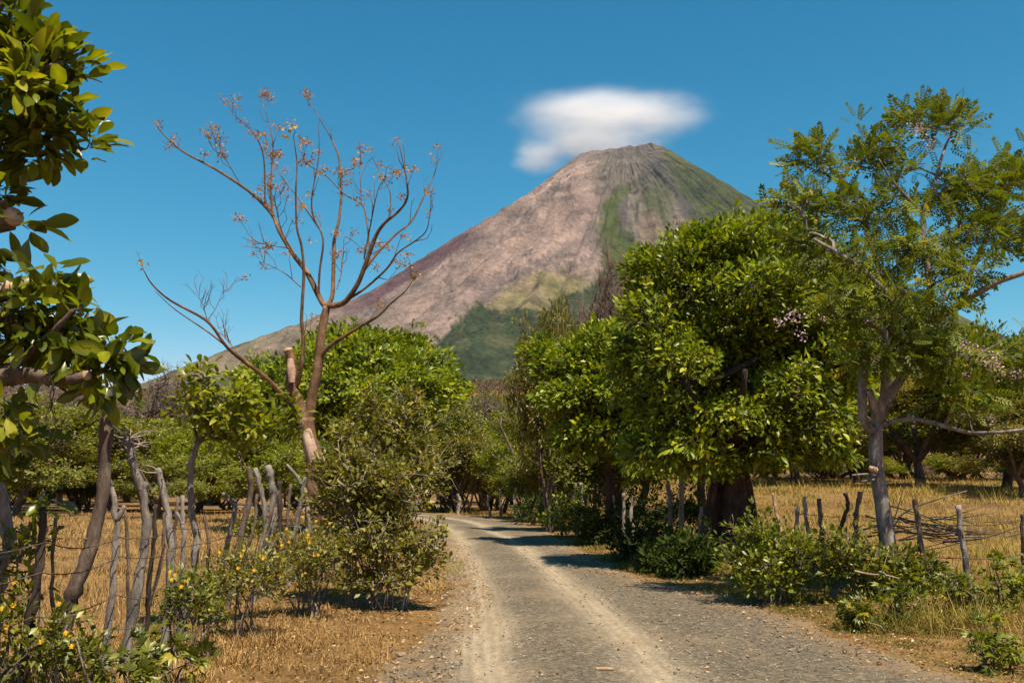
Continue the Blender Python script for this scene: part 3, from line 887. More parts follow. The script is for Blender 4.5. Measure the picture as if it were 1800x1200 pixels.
plant_tree('bare_a', 'bare_tree', 'reddish leafless tree showing above the dense crowns below the volcano', 1056, 50, 474, 150, .2, bark=M['twig_red'], group='leafless trees by the road')
plant_tree('bare_b', 'bare_tree', 'whitish leafless tree beside the reddish one below the volcano', 1100, 54, 482, 130, 1.1, bark=M['twig_pale'], group='leafless trees by the road')
plant_tree('loose_a', 'feathery_tree', 'thin yellow green feathery tree poking out over the roadside crowns', 968, 36, 535, 140, 2.2, leaf=YE)

for a in [
    ('loose_b', 'roadside_tree', 'pale green loose crown behind the domed tree on its right', 705, 78, 725, 170, 1.0, LY),
    ('layer_a', 'roadside_tree', 'broad pale layered tree far behind the bend', 805, 88, 712, 210, 2.3, LY),
    ('dome_b', 'roadside_tree', 'round yellow green tree far behind the right side of the bend', 905, 82, 715, 170, .3, YE),
    ('dome_a', 'roadside_tree', 'dark rounded tree behind the feathery yellow green one', 990, 74, 665, 190, 4.0, BR),
    ('loose_a', 'roadside_tree', 'low orange tinted scrub tree right at the bend', 850, 64, 790, 150, 3.1, YE),
    ('loose_b', 'roadside_tree', 'green scrub tree between the bend and the hedge bushes', 920, 50, 800, 120, .6, BR),
    ('dome_b', 'roadside_tree', 'dark tree filling the gap behind the whitest stem', 1120, 36, 650, 240, 1.9, DP),
    ('dome_a', 'roadside_tree', 'dark tree behind the gnarled trunk', 1240, 34, 640, 230, 2.9, DP),
    ('dome_b', 'roadside_tree', 'fresh green round crown rising behind the end of the road', 860, 66, 728, 150, 2.1, BR),
    ('loose_b', 'roadside_tree', 'yellow green leafy tree left of the gap over the road end', 795, 64, 742, 140, .2, LY),
    ('loose_b', 'roadside_tree', 'olive scrub at the left side of the road end', 785, 70, 800, 130, 1.1, OL),
    ('loose_b', 'roadside_tree', 'yellow green scrub at the right side of the road end', 872, 66, 815, 110, 5.1, LY),
    ('loose_b', 'roadside_tree', 'drab scrub tree below the domed tree', 610, 52, 760, 180, 2.6, OL),
    ]:
    plant_tree(*a[:8], leaf=a[8], group=G3)
for a in [
    ('layer_b', 'pasture_tree', 'faint layered tree in the second row at the left edge', 90, 84, 690, 250, .1, LY),
    ('layer_a', 'pasture_tree', 'faint layered tree in the second row behind the crooked gray post', 230, 88, 715, 240, 1.1, LY),
    ('dome_b', 'pasture_tree', 'soft green tree in the second row behind the leafy topped post', 380, 80, 720, 210, 2.0, LY),
    ('layer_b', 'pasture_tree', 'hidden pale tree in the second row behind the domed crown', 520, 76, 735, 230, 3.2, LY),
    ('loose_a', 'pasture_tree', 'straw green scrub tree between the two rows at the left edge', -10, 66, 770, 200, 3.7, LY),
    ('loose_b', 'pasture_tree', 'straw green scrub tree between the two rows behind the dark trunk', 140, 70, 775, 200, 4.7, LY),
    ]:
    plant_tree(*a[:8], leaf=a[8], group=G1)
G4 = 'trees along the far edge of the right pasture'
for a in [
    ('dome_a', 'pasture_tree', 'yellowing broad tree with dark trunk behind the right pasture', 1395, 46, 640, 260, .4, YE),
    ('layer_b', 'pasture_tree', 'broad low yellow green tree behind the flowering trunk', 1620, 45, 655, 330, 1.3, YE),
    ('dome_b', 'pasture_tree', 'large domed olive tree at the right edge of the picture', 1765, 42, 530, 290, 2.1, OL),
    ('layer_a', 'pasture_tree', 'shaded low tree at the far right end of the pasture', 1790, 38, 690, 230, 3.4, YE),
    ('dome_b', 'pasture_tree', 'green bushy tree filling the gap right of the big glossy crown', 1500, 50, 620, 240, 4.4, BR),
    ]:
    plant_tree(*a[:8], leaf=a[8], group=G4)
for a in [
    ('layer_a', 'pasture_tree', 'yellow green tree in the back row left of the flowering trunk', 1450, 66, 690, 260, 1.5, YE),
    ('dome_a', 'pasture_tree', 'dark tree in the back row right of the flowering trunk', 1680, 64, 640, 260, 2.5, OL),
    ('layer_b', 'pasture_tree', 'pale tree in the back row seen between dark trunks', 1560, 70, 700, 260, 3.5, LY),
    ('loose_b', 'pasture_tree', 'leafy tree filling the space right under the big glossy crown', 1350, 56, 715, 210, .9, OL),
    ('loose_a', 'pasture_tree', 'yellow leafy tree behind the gap left of the flowering trunk', 1475, 58, 700, 220, 1.9, YE),
    ('loose_b', 'pasture_tree', 'leafy olive tree directly behind the flowering trunk fork', 1590, 57, 690, 220, 2.9, OL),
    ('loose_b', 'pasture_tree', 'leafy green tree behind the long low bare bough', 1710, 56, 690, 220, 3.9, BR),
    ('loose_a', 'pasture_tree', 'leafy dull tree closing the pasture at the right edge', 1805, 54, 690, 200, 4.9, OL),
    ('layer_a', 'pasture_tree', 'pale tree in the back row at the right picture edge', 1810, 62, 680, 240, .5, OL),
    ]:
    plant_tree(*a[:8], leaf=a[8], group=G4)
for i, (px, w, tp, lf, lb) in enumerate([(1345, 90, 805, BR, 'low green scrub under the big glossy tree by the pasture'), (1440, 110, 800, YE, 'yellow green scrub at the back of the pasture left of the flowering trunk'),
                              (1545, 120, 805, BR, 'green scrub at the back of the pasture behind the flowering trunk'), (1690, 130, 800, BR, 'green scrub in front of the broad low pasture tree'), (1800, 120, 800, OL, 'dark scrub at the right edge behind the pasture')]):
    plant_tree('loose_b', 'scrub', lb, px, 52, tp, w, i * 1.1, leaf=lf, group='scrub behind the right pasture', cat='shrub')
for i, (px, w, tp, lf, lb) in enumerate([(30, 150, 835, OL, 'dull scrub under the trees at the far left'), (150, 160, 840, YE, 'straw tinted scrub behind the dark leaning trunk'),
                              (270, 150, 838, OL, 'olive scrub behind the gray posts'), (400, 170, 832, YE, 'yellowing scrub behind the leafy topped post'), (520, 160, 830, OL, 'olive scrub in the shade of the flat domed tree')]):
    plant_tree('loose_a', 'scrub', lb, px, 62, tp, w, i * 1.3, leaf=lf, group='scrub behind the left pasture', cat='shrub')

# ------------------------------------------------------------------ named trees
def lobes_px(spec, d, spread=None, sc_=1.0):
    """(px, py, half width px, half height px, depth offset, depth radius) -> ellipsoids"""
    out = []
    for (x, y, rx, ry, dd, rd) in spec:
        D = d + dd; k = D / FPX
        out.append((at(x, y, D), np.array([rx * k, rd, ry * k]) * sc_))
    return out

def line_px(pts, d, dd=0.0, wander=0.0, g=None):
    """photo polyline -> world, drifting dd metres in depth from first to last point"""
    n = len(pts); t = np.linspace(0, 1, n)
    w = np.zeros(n) if g is None else np.cumsum(g.normal(size=n)) * wander
    return np.array([at(p[0], p[1], d + dd * q + v) for p, q, v in zip(pts, t, w)])

LEAFBANK = {}
def leaf_bank(key, mat, n=10, w=.22, seed=3):
    """a few leaf meshes shared by all leaf objects of a kind"""
    if key not in LEAFBANK:
        g = np.random.default_rng(seed); L = []
        for i in range(n):
            v, f = leaf_near(w * g.uniform(.75, 1.2), g.uniform(.15, .6), g.uniform(-.05, .5), g.uniform(0, .45))
            rr = np.clip(.10 + .86 * i / (n - 1) + np.tile([0, .16, 0], len(v) // 3) + g.normal(size=len(v)) * .07, 0, 1); me = make_mesh('leaf', v, f, rr, True); me.materials.append(mat); L.append(me)
        LEAFBANK[key] = L
    return LEAFBANK[key]

def place_leaves(key, parent, base, P, A, N, S, r):
    bank = LEAFBANK[key]
    sx, a, n = basis(A, N)
    for i in range(len(P)):
        o = bpy.data.objects.new('leaf', bank[min(len(bank) - 1, int(r[i] * len(bank)))])
        COL.objects.link(o); o.parent = parent
        s = S[i]; p = P[i] - base
        o.matrix_basis = Matrix(((sx[i][0] * s, a[i][0] * s, n[i][0] * s, p[0]), (sx[i][1] * s, a[i][1] * s, n[i][1] * s, p[1]), (sx[i][2] * s, a[i][2] * s, n[i][2] * s, p[2]), (0, 0, 0, 1)))

def full_tree(name, label, cat, base, limbs, lobes, ntips, per, spread, size, bark, leafmat, seed, tpl, shell=.62, low=-.5, jitter=.12,
              tip=.007, nup=.8, flat=.85, singles=0, bank=None, group=None, centre=None, droop=0., cmean=.25, cvar=.40, wob=.15, pts_extra=None, sides=9, clump=0, shoot=1.0):
    g = np.random.default_rng(seed)
    base = np.asarray(base, float)
    r = root(name, label, cat, base, group)
    if clump: lobes = clumpy(lobes, g, clump)
    pts, od = lobes_points(lobes, ntips, g, shell, low)
    sh = g.random(len(pts)) < .07
    pts[sh] += (norm(od[sh] + np.array([0, 0, .5])) * (g.uniform(.08, .38, sh.sum()) * shoot)[:, None])
    if pts_extra is not None: pts = np.vstack([pts, pts_extra])
    T, dirs, order = grow(limbs, pts, g, jitter, 4, droop, tip)
    for Q, R in order: T.add(Q, R, sides, wob=wob)
    add('trunk', T.mesh('trunk', base), bark, r)
    c = np.mean([l[0] for l in lobes], 0) if centre is None else centre
    out = norm(pts - c)
    P, A, N, S, k = clump_leaves(pts, dirs, g, per, spread, size, out, nup=nup, flat=flat)
    cl = g.random(len(pts))
    rn = np.clip(cmean + cvar * cl[k] + .20 * g.normal(size=len(P)), 0, 1)
    keep = np.ones(len(P), bool)
    crown = None
    tv, tf = tpl
    if singles:
        px, py = to_px(P)
        vis = (px > 2) & (px < 1798) & (py > 2) & (py < 1198)
        # the leaves that show largest: nearest to the eye and outermost in the crown
        score = S / P[:, 1] * (1 + .5 * np.sum(N * norm(np.array([0, 0, EYE]) - P), 1)) - .0 + np.where(vis, 0, -9)
        depthq = (P[:, 1] - P[:, 1].min()) / max(np.ptp(P[:, 1]), 1e-6)
        outq = np.linalg.norm(P - c, axis=1); outq = outq / outq.max()
        score = score / score.max() + .8 * outq - .6 * depthq
        idx = np.argsort(-np.where(vis, score, -99))[:singles]
        keep[idx] = False
    V, F, R = scatter(tv, tf, P[keep] - base, A[keep], N[keep], S[keep], rn[keep])
    crown = add('crown', make_mesh('crown', V, F, R), leafmat, r)
    crown['kind'] = 'stuff'
    if singles:
        place_leaves(bank, crown, base, P[~keep], A[~keep], N[~keep], S[~keep], rn[~keep])
    return r

# --- flat domed evergreen tree behind the bare tree
D = 34.0
b = on_ground(640, D)
limbs = [(np.array([b + [0, 0, -.3], b + [.1, 0, 1.0], at(640, 800, D)]), .34, .26)]
for e in [(500, 700, -1), (560, 660, 2), (640, 640, 0), (720, 660, -2), (770, 700, 1), (640, 690, -3), (600, 680, 3)]:
    limbs.append((np.array([at(640, 800, D), at((640 + e[0]) / 2, 760, D + e[2] * .5), at(e[0], e[1], D + e[2])]), .2, .06))
spec = [(640, 640, 150, 62, 0, 3.2), (540, 680, 110, 60, -1, 2.6), (740, 680, 82, 62, -1, 2.2), (600, 700, 120, 55, -2.6, 1.6), (700, 705, 100, 60, -2.6, 1.6),
        (480, 725, 90, 55, 0, 2.2), (640, 620, 110, 45, 1, 2.2), (790, 690, 40, 30, 0, 1.2), (450, 665, 50, 30, 1, 1.2), (560, 750, 110, 45, -1.5, 1.8), (670, 755, 100, 40, -1, 1.8)]
full_tree('domed_tree', 'large flat domed dark green tree behind the bare red limbed tree', 'tree', b, limbs, lobes_px(spec, D), 2500, 17, .28, .185,
          M['bark_dark'], M['leaf_deep'], 31, leaf_mid(.22), shell=.6, low=-.6, cmean=.2, cvar=.45, flat=.55, clump=8)

# --- dense crown over the road, left of the big glossy tree
D = 29.0
b = on_ground(1085, D)
limbs = [(np.array([b + [0, 0, -.3], b + [-.1, 0, 1.2], at(1075, 800, D)]), .30, .22)]
for e in [(980, 650, -1), (1050, 600, 1), (1110, 600, 0), (1150, 640, -1), (1020, 700, -2), (1080, 680, 2)]:
    limbs.append((np.array([at(1075, 800, D), at((1075 + e[0]) / 2, 740, D + e[2] * .5), at(e[0], e[1], D + e[2])]), .16, .05))
spec = [(1060, 632, 85, 55, 0, 2.2), (985, 650, 55, 48, -.5, 1.6), (1000, 700, 60, 40, -1, 1.4), (1090, 680, 90, 70, -1.5, 1.8), (1120, 625, 70, 50, 0.5, 2),
        (1060, 595, 45, 26, 0, 1.4), (1130, 760, 70, 60, -1, 1.5), (950, 625, 28, 28, 0, .8), (1080, 770, 80, 55, -1.2, 1.5), (1010, 770, 50, 45, -1, 1.3), (1150, 820, 70, 45, -1, 1.3), (1040, 700, 70, 60, -.5, 1.6)]
full_tree('roadside_tree', 'dense glossy green tree left of the biggest crown beside the road', 'tree', b, limbs, lobes_px(spec, D), 2200, 17, .25, .165,
          M['bark_dark'], M['leaf_deep'], 33, leaf_mid(.24), shell=.6, low=-.6, cmean=.2, cvar=.45, clump=7)

# --- biggest glossy tree on the right of the road
D = 20.5
b = on_ground(1290, D + .6)
limbs = []
g_ = np.random.default_rng(4)
for dx, dr in [(-52, .10), (-30, .14), (-8, .17), (14, .15), (36, .11)]:
    p0 = on_ground(1288 + dx * 1.25, D + g_.normal() * .25); p0[2] -= .2
    limbs.append((np.array([p0, at(1290 + dx * .7, 860, D + g_.normal() * .2), at(1285 + dx * .45, 800, D)]), dr, dr * .85))
fk = at(1285, 800, D)
for e in [(1150, 620, -.5), (1180, 520, 1), (1270, 470, 0), (1360, 470, 1), (1430, 540, -.5), (1450, 640, 0), (1200, 660, -1.6), (1310, 650, -1.8), (1400, 690, -1.5), (1180, 740, -1), (1280, 560, 2)]:
    limbs.append((np.array([fk, at((1285 + e[0]) / 2, (800 + e[1]) / 2 + 20, D + e[2] * .6), at(e[0], e[1], D + e[2])]), .15, .05))
limbs.append((np.array([at(1330, 630, D - .6), at(1262, 664, D - 1.0), at(1196, 671, D - 1.3)]), .07, .05))
spec = [(1180, 500, 82, 75, 0, 1.5), (1270, 455, 100, 60, .3, 1.7), (1370, 440, 95, 62, .5, 1.7), (1330, 520, 110, 70, -1, 1.4), (1440, 510, 85, 70, 0, 1.5),
        (1150, 580, 68, 75, -.3, 1.3), (1200, 640, 75, 60, -.9, 1.1), (1160, 700, 60, 70, -.4, 1.2), (1450, 620, 75, 70, -.4, 1.2), (1300, 590, 90, 55, .3, 1.5),
        (1390, 690, 90, 60, -.8, 1.0), (1300, 740, 90, 60, -.9, 1.0), (1210, 770, 75, 55, -.6, 1.0), (1430, 750, 80, 50, -.8, .9), (1230, 430, 55, 30, .3, 1), (1320, 412, 60, 28, .5, 1), (1125, 470, 30, 30, 0, .7),
        (1480, 680, 50, 60, .3, 1.0), (1140, 800, 60, 42, -.2, 1.0), (1240, 815, 70, 35, -.5, .9), (1360, 800, 70, 36, -.6, .8), (1450, 800, 60, 30, -.4, .8), (1100, 640, 30, 60, .2, .8), (1245, 600, 90, 75, .3, 1.2), (1250, 690, 85, 65, .3, 1.2), (1330, 660, 80, 60, .2, 1.2), (1400, 590, 80, 70, .2, 1.2), (1500, 560, 50, 60, .4, 1.0)]
leaf_bank('glossy', M['leaf_deep'], 10, .21)
full_tree('glossy_tree', 'biggest dense glossy green tree with gnarled dark trunk right of the road', 'tree', b, limbs, lobes_px(spec, D), 5200, 12, .19, .138,
          M['bark_dark'], M['leaf_deep'], 34, leaf_mid(.21), shell=.6, low=-.7, cmean=.2, cvar=.46, clump=6, singles=300, bank='glossy', tip=.006)

# --- flowering tree with feathered leaves in front, right
D = 14.5
b = on_ground(1562, D)
tr = [(1562, 1000), (1558, 930), (1548, 870), (1541, 815), (1540, 760), (1541, 742)]
P0 = np.vstack([b + [0.02, 0, -.25], line_px(tr[1:], D)])
limbs = [(P0, .12, .09)]
def lb(pts, r0, r1, dd): limbs.append((line_px(pts, D, dd), r0, r1))
lb([(1541, 750), (1530, 757), (1517, 735), (1516, 701), (1519, 648)], .075, .06, -.25)
lb([(1541, 742), (1536, 715), (1529, 688)], .06, .05, -.3)
lb([(1541, 742), (1550, 722), (1566, 690), (1586, 662), (1604, 638), (1624, 600), (1640, 558)], .085, .055, .3)
lb([(1640, 558), (1634, 500), (1624, 420), (1624, 376), (1644, 317), (1660, 262), (1690, 196)], .06, .012, .6)
lb([(1640, 558), (1668, 545), (1692, 534), (1735, 502), (1800, 480), (1860, 450)], .07, .03, -.6)
lb([(1560, 640), (1562, 600), (1575, 540), (1545, 500), (1490, 455), (1430, 420)], .06, .018, -1.0)
lb([(1541, 742), (1556, 690), (1558, 640), (1560, 590), (1520, 560)], .07, .04, -.6)
lb([(1624, 376), (1594, 347), (1567, 317), (1545, 280)], .03, .01, -.8)
lb([(1575, 540), (1530, 430), (1516, 347), (1487, 321), (1440, 285)], .045, .01, .8)
lb([(1545, 748), (1600, 735), (1660, 748), (1720, 762), (1820, 752)], .042, .02, -1.2)
lb([(1692, 534), (1710, 470), (1740, 400), (1770, 330)], .04, .012, 1.0)
lb([(1660, 748), (1690, 690), (1700, 640), (1760, 600)], .03, .01, -.6)
lb([(1604, 640), (1625, 615), (1640, 600)], .05, .03, .8)
lb([(1550, 842), (1530, 843), (1512, 846)], .022, .02, -.3)
lb([(1546, 838), (1525, 833), (1498, 835)], .018, .014, -.5)
spec = [(1425, 275, 38, 26, 0, .5), (1470, 300, 40, 25, 0, .5), (1535, 262, 38, 38, .3, .6), (1580, 300, 40, 30, .4, .6), (1650, 225, 30, 45, .4, .5), (1686, 215, 22, 40, .5, .4), (1600, 215, 30, 15, .2, .4),
        (1395, 355, 45, 30, -.3, .6), (1460, 370, 55, 35, 0, .7), (1540, 370, 50, 40, 0, .8), (1690, 330, 55, 45, .4, .7), (1760, 320, 50, 50, .6, .7), (1780, 400, 60, 45, .3, .7), (1710, 410, 60, 40, .2, .8),
        (1420, 430, 60, 35, -.4, .6), (1500, 450, 70, 40, -.5, .8), (1600, 440, 60, 40, 0, .9), (1690, 470, 60, 35, -.2, .8), (1560, 530, 70, 40, -.5, .8), (1480, 520, 55, 30, -.8, .6), (1640, 520, 60, 32, -.4, .8), (1590, 600, 70, 45, -.3, .8),
        (1660, 620, 55, 40, -.4, .7), (1530, 620, 45, 35, -.5, .6), (1700, 690, 50, 40, -.6, .6), (1770, 640, 50, 40, -.4, .6), (1620, 375, 30, 30, 0, .4)]
gl = full_tree('flowering_tree', 'feathery olive leaved tree with pink blossom and crooked gray trunk, front right', 'tree', b, limbs, lobes_px(spec, D, None, .84), 760, 6, .12, .24,
          M['bark_gray'], M['leaf_olive'], 35, leaf_pinnate(), shell=.35, low=-.9, tip=.005, nup=.9, flat=.8, cmean=.22, cvar=.42, jitter=.10)
cut = Tubes()
for (x, y, dd) in [(1540, 826, -.22)]:
    p = at(x, y, D + dd); cut.add(np.array([p, p + np.array([-.10, -.05, .03])]), [.042, .036], 7)
add('sawn_stub', cut.mesh('sawn_stub', b, False), M['bark_cut'], gl)
g = np.random.default_rng(8)
PP = []
for (x, y, n, sx_, sy_) in [(1395, 555, 50, 12, 6), (1412, 585, 30, 8, 6), (1375, 565, 30, 8, 5), (1690, 608, 50, 14, 8), (1712, 618, 60, 14, 8), (1740, 632, 60, 12, 7), (1756, 640, 30, 10, 6), (1790, 660, 40, 14, 6), (1697, 660, 22, 6, 6), (1755, 658, 20, 6, 5),
                        (1612, 226, 40, 8, 6), (1632, 252, 30, 7, 6), (1480, 552, 18, 7, 5), (1540, 560, 14, 5, 5), (1670, 236, 14, 5, 5), (1685, 734, 14, 5, 5), (1736, 738, 18, 8, 5), (1445, 560, 14, 6, 4)]:
    for i in range(n):
        PP.append(at(x + g.normal() * sx_, y + g.normal() * sy_, D - .9 + g.normal() * .1))
PP = np.array(PP)
V, F, R = scatter(*leaf_simple(.4, .15, .1), PP - b, unit(len(PP), g), unit(len(PP), g), g.uniform(.022, .045, len(PP)), g.random(len(PP)))
add('blossom', make_mesh('blossom', V, F, R), M['flower_pink'], gl)['kind'] = 'stuff'

# --- leafless tree with red brown limbs standing in the left fence
D = 17.5
b = on_ground(553, D)
def Z4(*p): return [(220 + x / 2.5, 160 + y / 2.5) for x, y in p]
g = np.random.default_rng(12)
limbs = [(np.vstack([b + [0, 0, -.3], line_px([(552, 900), (553, 807), (543, 770), (538, 735)], D)]), .19, .17)]
A0 = (574, 538)
def dl(pts, r0, r1, dd): limbs.append((line_px(pts, D, dd), r0, r1))
dl([(538, 740), (545, 718), (549, 687), (557, 655), (563, 600), (568, 566), A0], .125, .085, 0)
dl([(538, 740), (528, 715), (516, 690), (511, 677)], .12, .11, -.05)
dl([(511, 680), (514, 650), (511, 628), (507, 614)], .125, .105, -.1)
dl([(516, 690), (524, 670), (530, 643), (533, 595)] + Z4((775, 1000), (785, 800), (775, 680), (755, 600), (750, 450), (755, 320), (740, 200)), .055, .010, -.7)
dl([(512, 708), (467, 663), (423, 630), (396, 606)] + Z4((360, 1010), (200, 920), (120, 850), (80, 785)), .055, .010, -1.3)
dl([(423, 630)] + Z4((380, 1070), (220, 960), (130, 878)), .022, .006, -.8)
dl([A0] + Z4((860, 920), (800, 800), (740, 720), (680, 620), (650, 550), (600, 490), (530, 430), (400, 345), (260, 270), (200, 220), (150, 170), (115, 115)), .07, .008, 1.3)
dl(Z4((650, 550), (640, 440), (645, 330), (650, 240), (635, 150), (605, 55)), .030, .006, .3)
dl(Z4((615, 495), (610, 300), (580, 210), (530, 150), (470, 100)), .022, .006, -.6)
dl([A0] + Z4((910, 900), (915, 780), (920, 650), (940, 560), (950, 440), (940, 300), (920, 240), (890, 180), (815, 60)), .055, .008, .9)
dl([A0] + Z4((960, 930), (1020, 850), (1060, 750), (1100, 640), (1140, 580), (1200, 530), (1240, 470), (1235, 380), (1200, 215)), .07, .009, -1.0)
dl(Z4((1040, 800), (1110, 710), (1190, 630), (1260, 570), (1310, 470), (1350, 390), (1372, 320)), .035, .007, .9)
dl(Z4((940, 940), (1050, 870), (1150, 780), (1200, 710), (1280, 655), (1325, 610), (1340, 530)), .03, .006, -1.2)
dl([(562, 628)] + Z4((900, 1120), (960, 1080), (1040, 1030), (1110, 990), (1160, 940), (1230, 880), (1265, 830)), .05, .008, -.7)
dl(Z4((850, 890), (855, 790), (870, 650), (830, 560), (820, 480), (835, 380), (852, 280), (850, 150)), .028, .006, -.5)
dl(Z4((1075, 690), (1060, 560), (1040, 500), (960, 450), (880, 370), (800, 320), (770, 250)), .024, .006, .9)
dl(Z4((1160, 555), (1165, 450), (1130, 380), (1085, 290)), .016, .006, .5)
dl(Z4((1050, 740), (1080, 580), (1100, 480), (1115, 420)), .018, .006, -.6)
dl(Z4((850, 600), (760, 470), (690, 380), (640, 300)), .018, .006, .9)
dl(Z4((1040, 500), (1035, 420), (1030, 345)), .012, .006, .2)
dl(Z4((740, 715), (690, 620), (655, 480)), .016, .006, -.8)
dl(Z4((720, 690), (650, 680), (580, 665)), .012, .005, -.5)
dl(Z4((770, 860), (700, 800), (610, 755)), .014, .005, .5)
dl(Z4((500, 400), (440, 300), (390, 260)), .010, .005, -.4)
dl(Z4((360, 1010), (400, 950), (430, 878)), .010, .004, .3)
dl(Z4((360, 1005), (345, 950), (325, 905)), .009, .004, -.3)
dl(Z4((930, 870), (950, 800), (960, 700), (970, 640), (1050, 700)), .014, .005, .6)
dl(Z4((500, 1165), (460, 1100), (430, 1035)), .010, .004, .2)
# short forked twigs with seed clusters
T = Tubes(); tips = []
cand = []
for li, (P, r0, r1) in enumerate(limbs[4:]):
    low_left = li in (1, 2)
    Q = smooth_line(P, 24); R = np.linspace(r0, r1, 24)
    for i in (range(14, 24, 3) if low_left else range(6, 24)):
        cand.append((Q[i], norm(Q[min(i + 1, 23)] - Q[i - 1]), R[i]))
    cand += [(Q[23], norm(Q[23] - Q[22]), R[23])] * (0 if low_left else 5)
for c in g.choice(len(cand), 175):
    p, d, r = cand[c]
    e = norm(d * .6 + unit(1, g)[0] * .7 + np.array([0, 0, .35])); L = g.uniform(.12, .42)
    L *= .55 if p[2] > at(500, 270, D)[2] else 1
    m = p + e * L * .5 + g.normal(size=3) * .03; q = p + norm(e + np.array([0, 0, .3])) * L
    T.add(np.array([p, m, q]), [min(r * .7, .010), .006, .0035], 4, cap=False)
    for s_ in range(2):
        e2 = norm(q - m + unit(1, g)[0] * L * .4); q2 = q + e2 * g.uniform(.06, .2)
        T.add(np.array([q, q2]), [.0035, .0025], 3, cap=False)
        if q2[2] > at(500, 640, D)[2] and to_px(q2)[0][0] > 430 - (q2[2] > at(400, 420, D)[2]) * 400: tips.append(q2)
for P, r0, r1 in limbs: 
    n = max(6, len(P) * 4); T.add(smooth_line(P, n), np.linspace(r0, r1, n) * (.80 if r0 > .05 else .85), 10 if r0 > .05 else 6, wob=.10)
bt = root('bare_tree', 'tall leafless tree with red brown limbs and pale dry seed tufts in the left fence', 'tree', b)
add('trunk', T.mesh('trunk', b), M['bark_red'], bt)
T = Tubes()
T.add(line_px([(553, 812), (546, 785), (541, 762), (541, 745)], D - .075, 0), [.10, .105, .09, .03], 9, wob=.2)  # pale strip along the front of the trunk
add('pale_patch', T.mesh('pale_patch', b), M['bark_pale'], bt); T = Tubes()
T.add(line_px([(513, 672), (513, 650), (510, 630)], D - .18, 0), [.05, .075, .05], 8, wob=.3)  # pale patch on the front of the cut stump
add('pale_patch', T.mesh('pale_patch', b), M['bark_pale'], bt)
T = Tubes(); T.add(line_px([(507.5, 616), (506.8, 612)], D - .1), [.080, .072], 10); add('sawn_end', T.mesh('sawn_end', b, False), M['bark_cut'], bt)
tips = np.array(tips); sel = tips[g.choice(len(tips), min(len(tips), 120), False)]
k = np.repeat(np.arange(len(sel)), 30)
P = sel[k] + unit(len(k), g) * (g.random(len(k)) ** .6 * .13)[:, None] * np.array([1, 1, .7])
V, F, R = scatter(*leaf_simple(.30, .1, .1), P - b, unit(len(k), g), unit(len(k), g), g.uniform(.022, .06, len(k)), g.random(len(k)))
add('seed_tufts', make_mesh('seed_tufts', V, F, R), M['dry_seed'], bt)['kind'] = 'stuff'
PP = []
for (x, y) in [(249, 462), (246, 466), (505, 232), (512, 228), (500, 235), (722, 484), (730, 488), (474, 332), (546, 424), (648, 268), (626, 288), (752, 374), (757, 280)]:
    for i in range(5): PP.append(at(x + g.normal() * 4, y + g.normal() * 4, D - .8 + g.normal() * .05))
PP = np.array(PP)
V, F, R = scatter(*leaf_mid(.4, .2, .3), PP - b, unit(len(PP), g), unit(len(PP), g), g.uniform(.05, .10, len(PP)), g.random(len(PP)))
add('last_leaves', make_mesh('last_leaves', V, F, R), M['dry_leaf'], bt)['kind'] = 'stuff'

# ------------------------------------------------------------------ broad leaved tree reaching in from the left edge
D = 7.2
b = np.array([-4.75, 7.5, ground_z(-4.75, 7.5)])
limbs = [(np.array([b + [0, 0, -.2], b + [.05, 0, 1.2], b + [-.05, -.1, 2.3], b + [.05, -.1, 3.4], b + [.2, 0, 4.6]]), .22, .10)]
def ll(pts, r0, r1, dd=0): limbs.append((line_px(pts, D, dd), r0, r1))
ll([(-230, 470), (-120, 420), (-40, 395), (22, 386)], .11, .075)
ll([(-240, 560), (-120, 540), (-40, 525), (14, 512)], .10, .06)
ll([(-250, 700), (-120, 690), (-30, 672), (40, 655), (100, 668), (150, 661)], .10, .036, -.2)
ll([(-20, 672), (20, 645), (70, 605), (100, 575), (128, 545)], .045, .015, -.2)
ll([(-230, 300), (-100, 250), (-10, 220), (60, 215), (110, 240)], .08, .02, .1)
ll([(-230, 240), (-110, 150), (-20, 120), (50, 130), (110, 110)], .07, .02, -.1)
ll([(-200, 150), (-90, 60), (-10, 20), (20, -20)], .06, .02)
ll([(155, 660), (185, 650), (208, 625), (222, 600)], .022, .008, .1)
spec = [(10, 45, 55, 70, 0, .3), (60, 120, 85, 50, 0, .35), (120, 110, 38, 38, 0, .22), (60, 180, 70, 45, -.1, .3), (40, 245, 60, 40, 0, .3), (118, 230, 52, 38, 0, .25), (140, 260, 28, 26, 0, .15),
        (10, 330, 32, 38, 0, .2), (-90, 120, 100, 160, 0, .4), (-80, 300, 90, 80, 0, .4), (95, 500, 28, 34, 0, .18), (60, 520, 40, 45, 0, .2), (120, 570, 40, 36, 0, .2), (70, 610, 50, 30, 0, .25), (160, 620, 45, 34, 0, .2), (205, 640, 26, 44, 0, .16),
        (170, 670, 50, 30, 0, .2), (5, 735, 34, 40, -.1, .2), (20, 480, 36, 14, 0, .2), (30, 590, 36, 20, 0, .2), (18, 770, 20, 24, -.1, .15), (-80, 600, 80, 120, 0, .3), (40, 395, 16, 12, 0, .1), (30, 410, 18, 14, 0, .1)]
leaf_bank('front', M['leaf_front'], 12, .22, 5)
lt = full_tree('broadleaf_tree', 'sawn back tree with big glossy leaves reaching in from the left edge', 'tree', b, limbs, lobes_px(spec, D), 320, 8, .12, .165,
          M['bark_brown'], M['leaf_front'], 41, leaf_near(.22, .35, .2, .1), shell=.3, low=-1, singles=300, bank='front', tip=.0045, nup=.8, cmean=.12, cvar=.60, flat=.9, jitter=.1, shoot=.25)
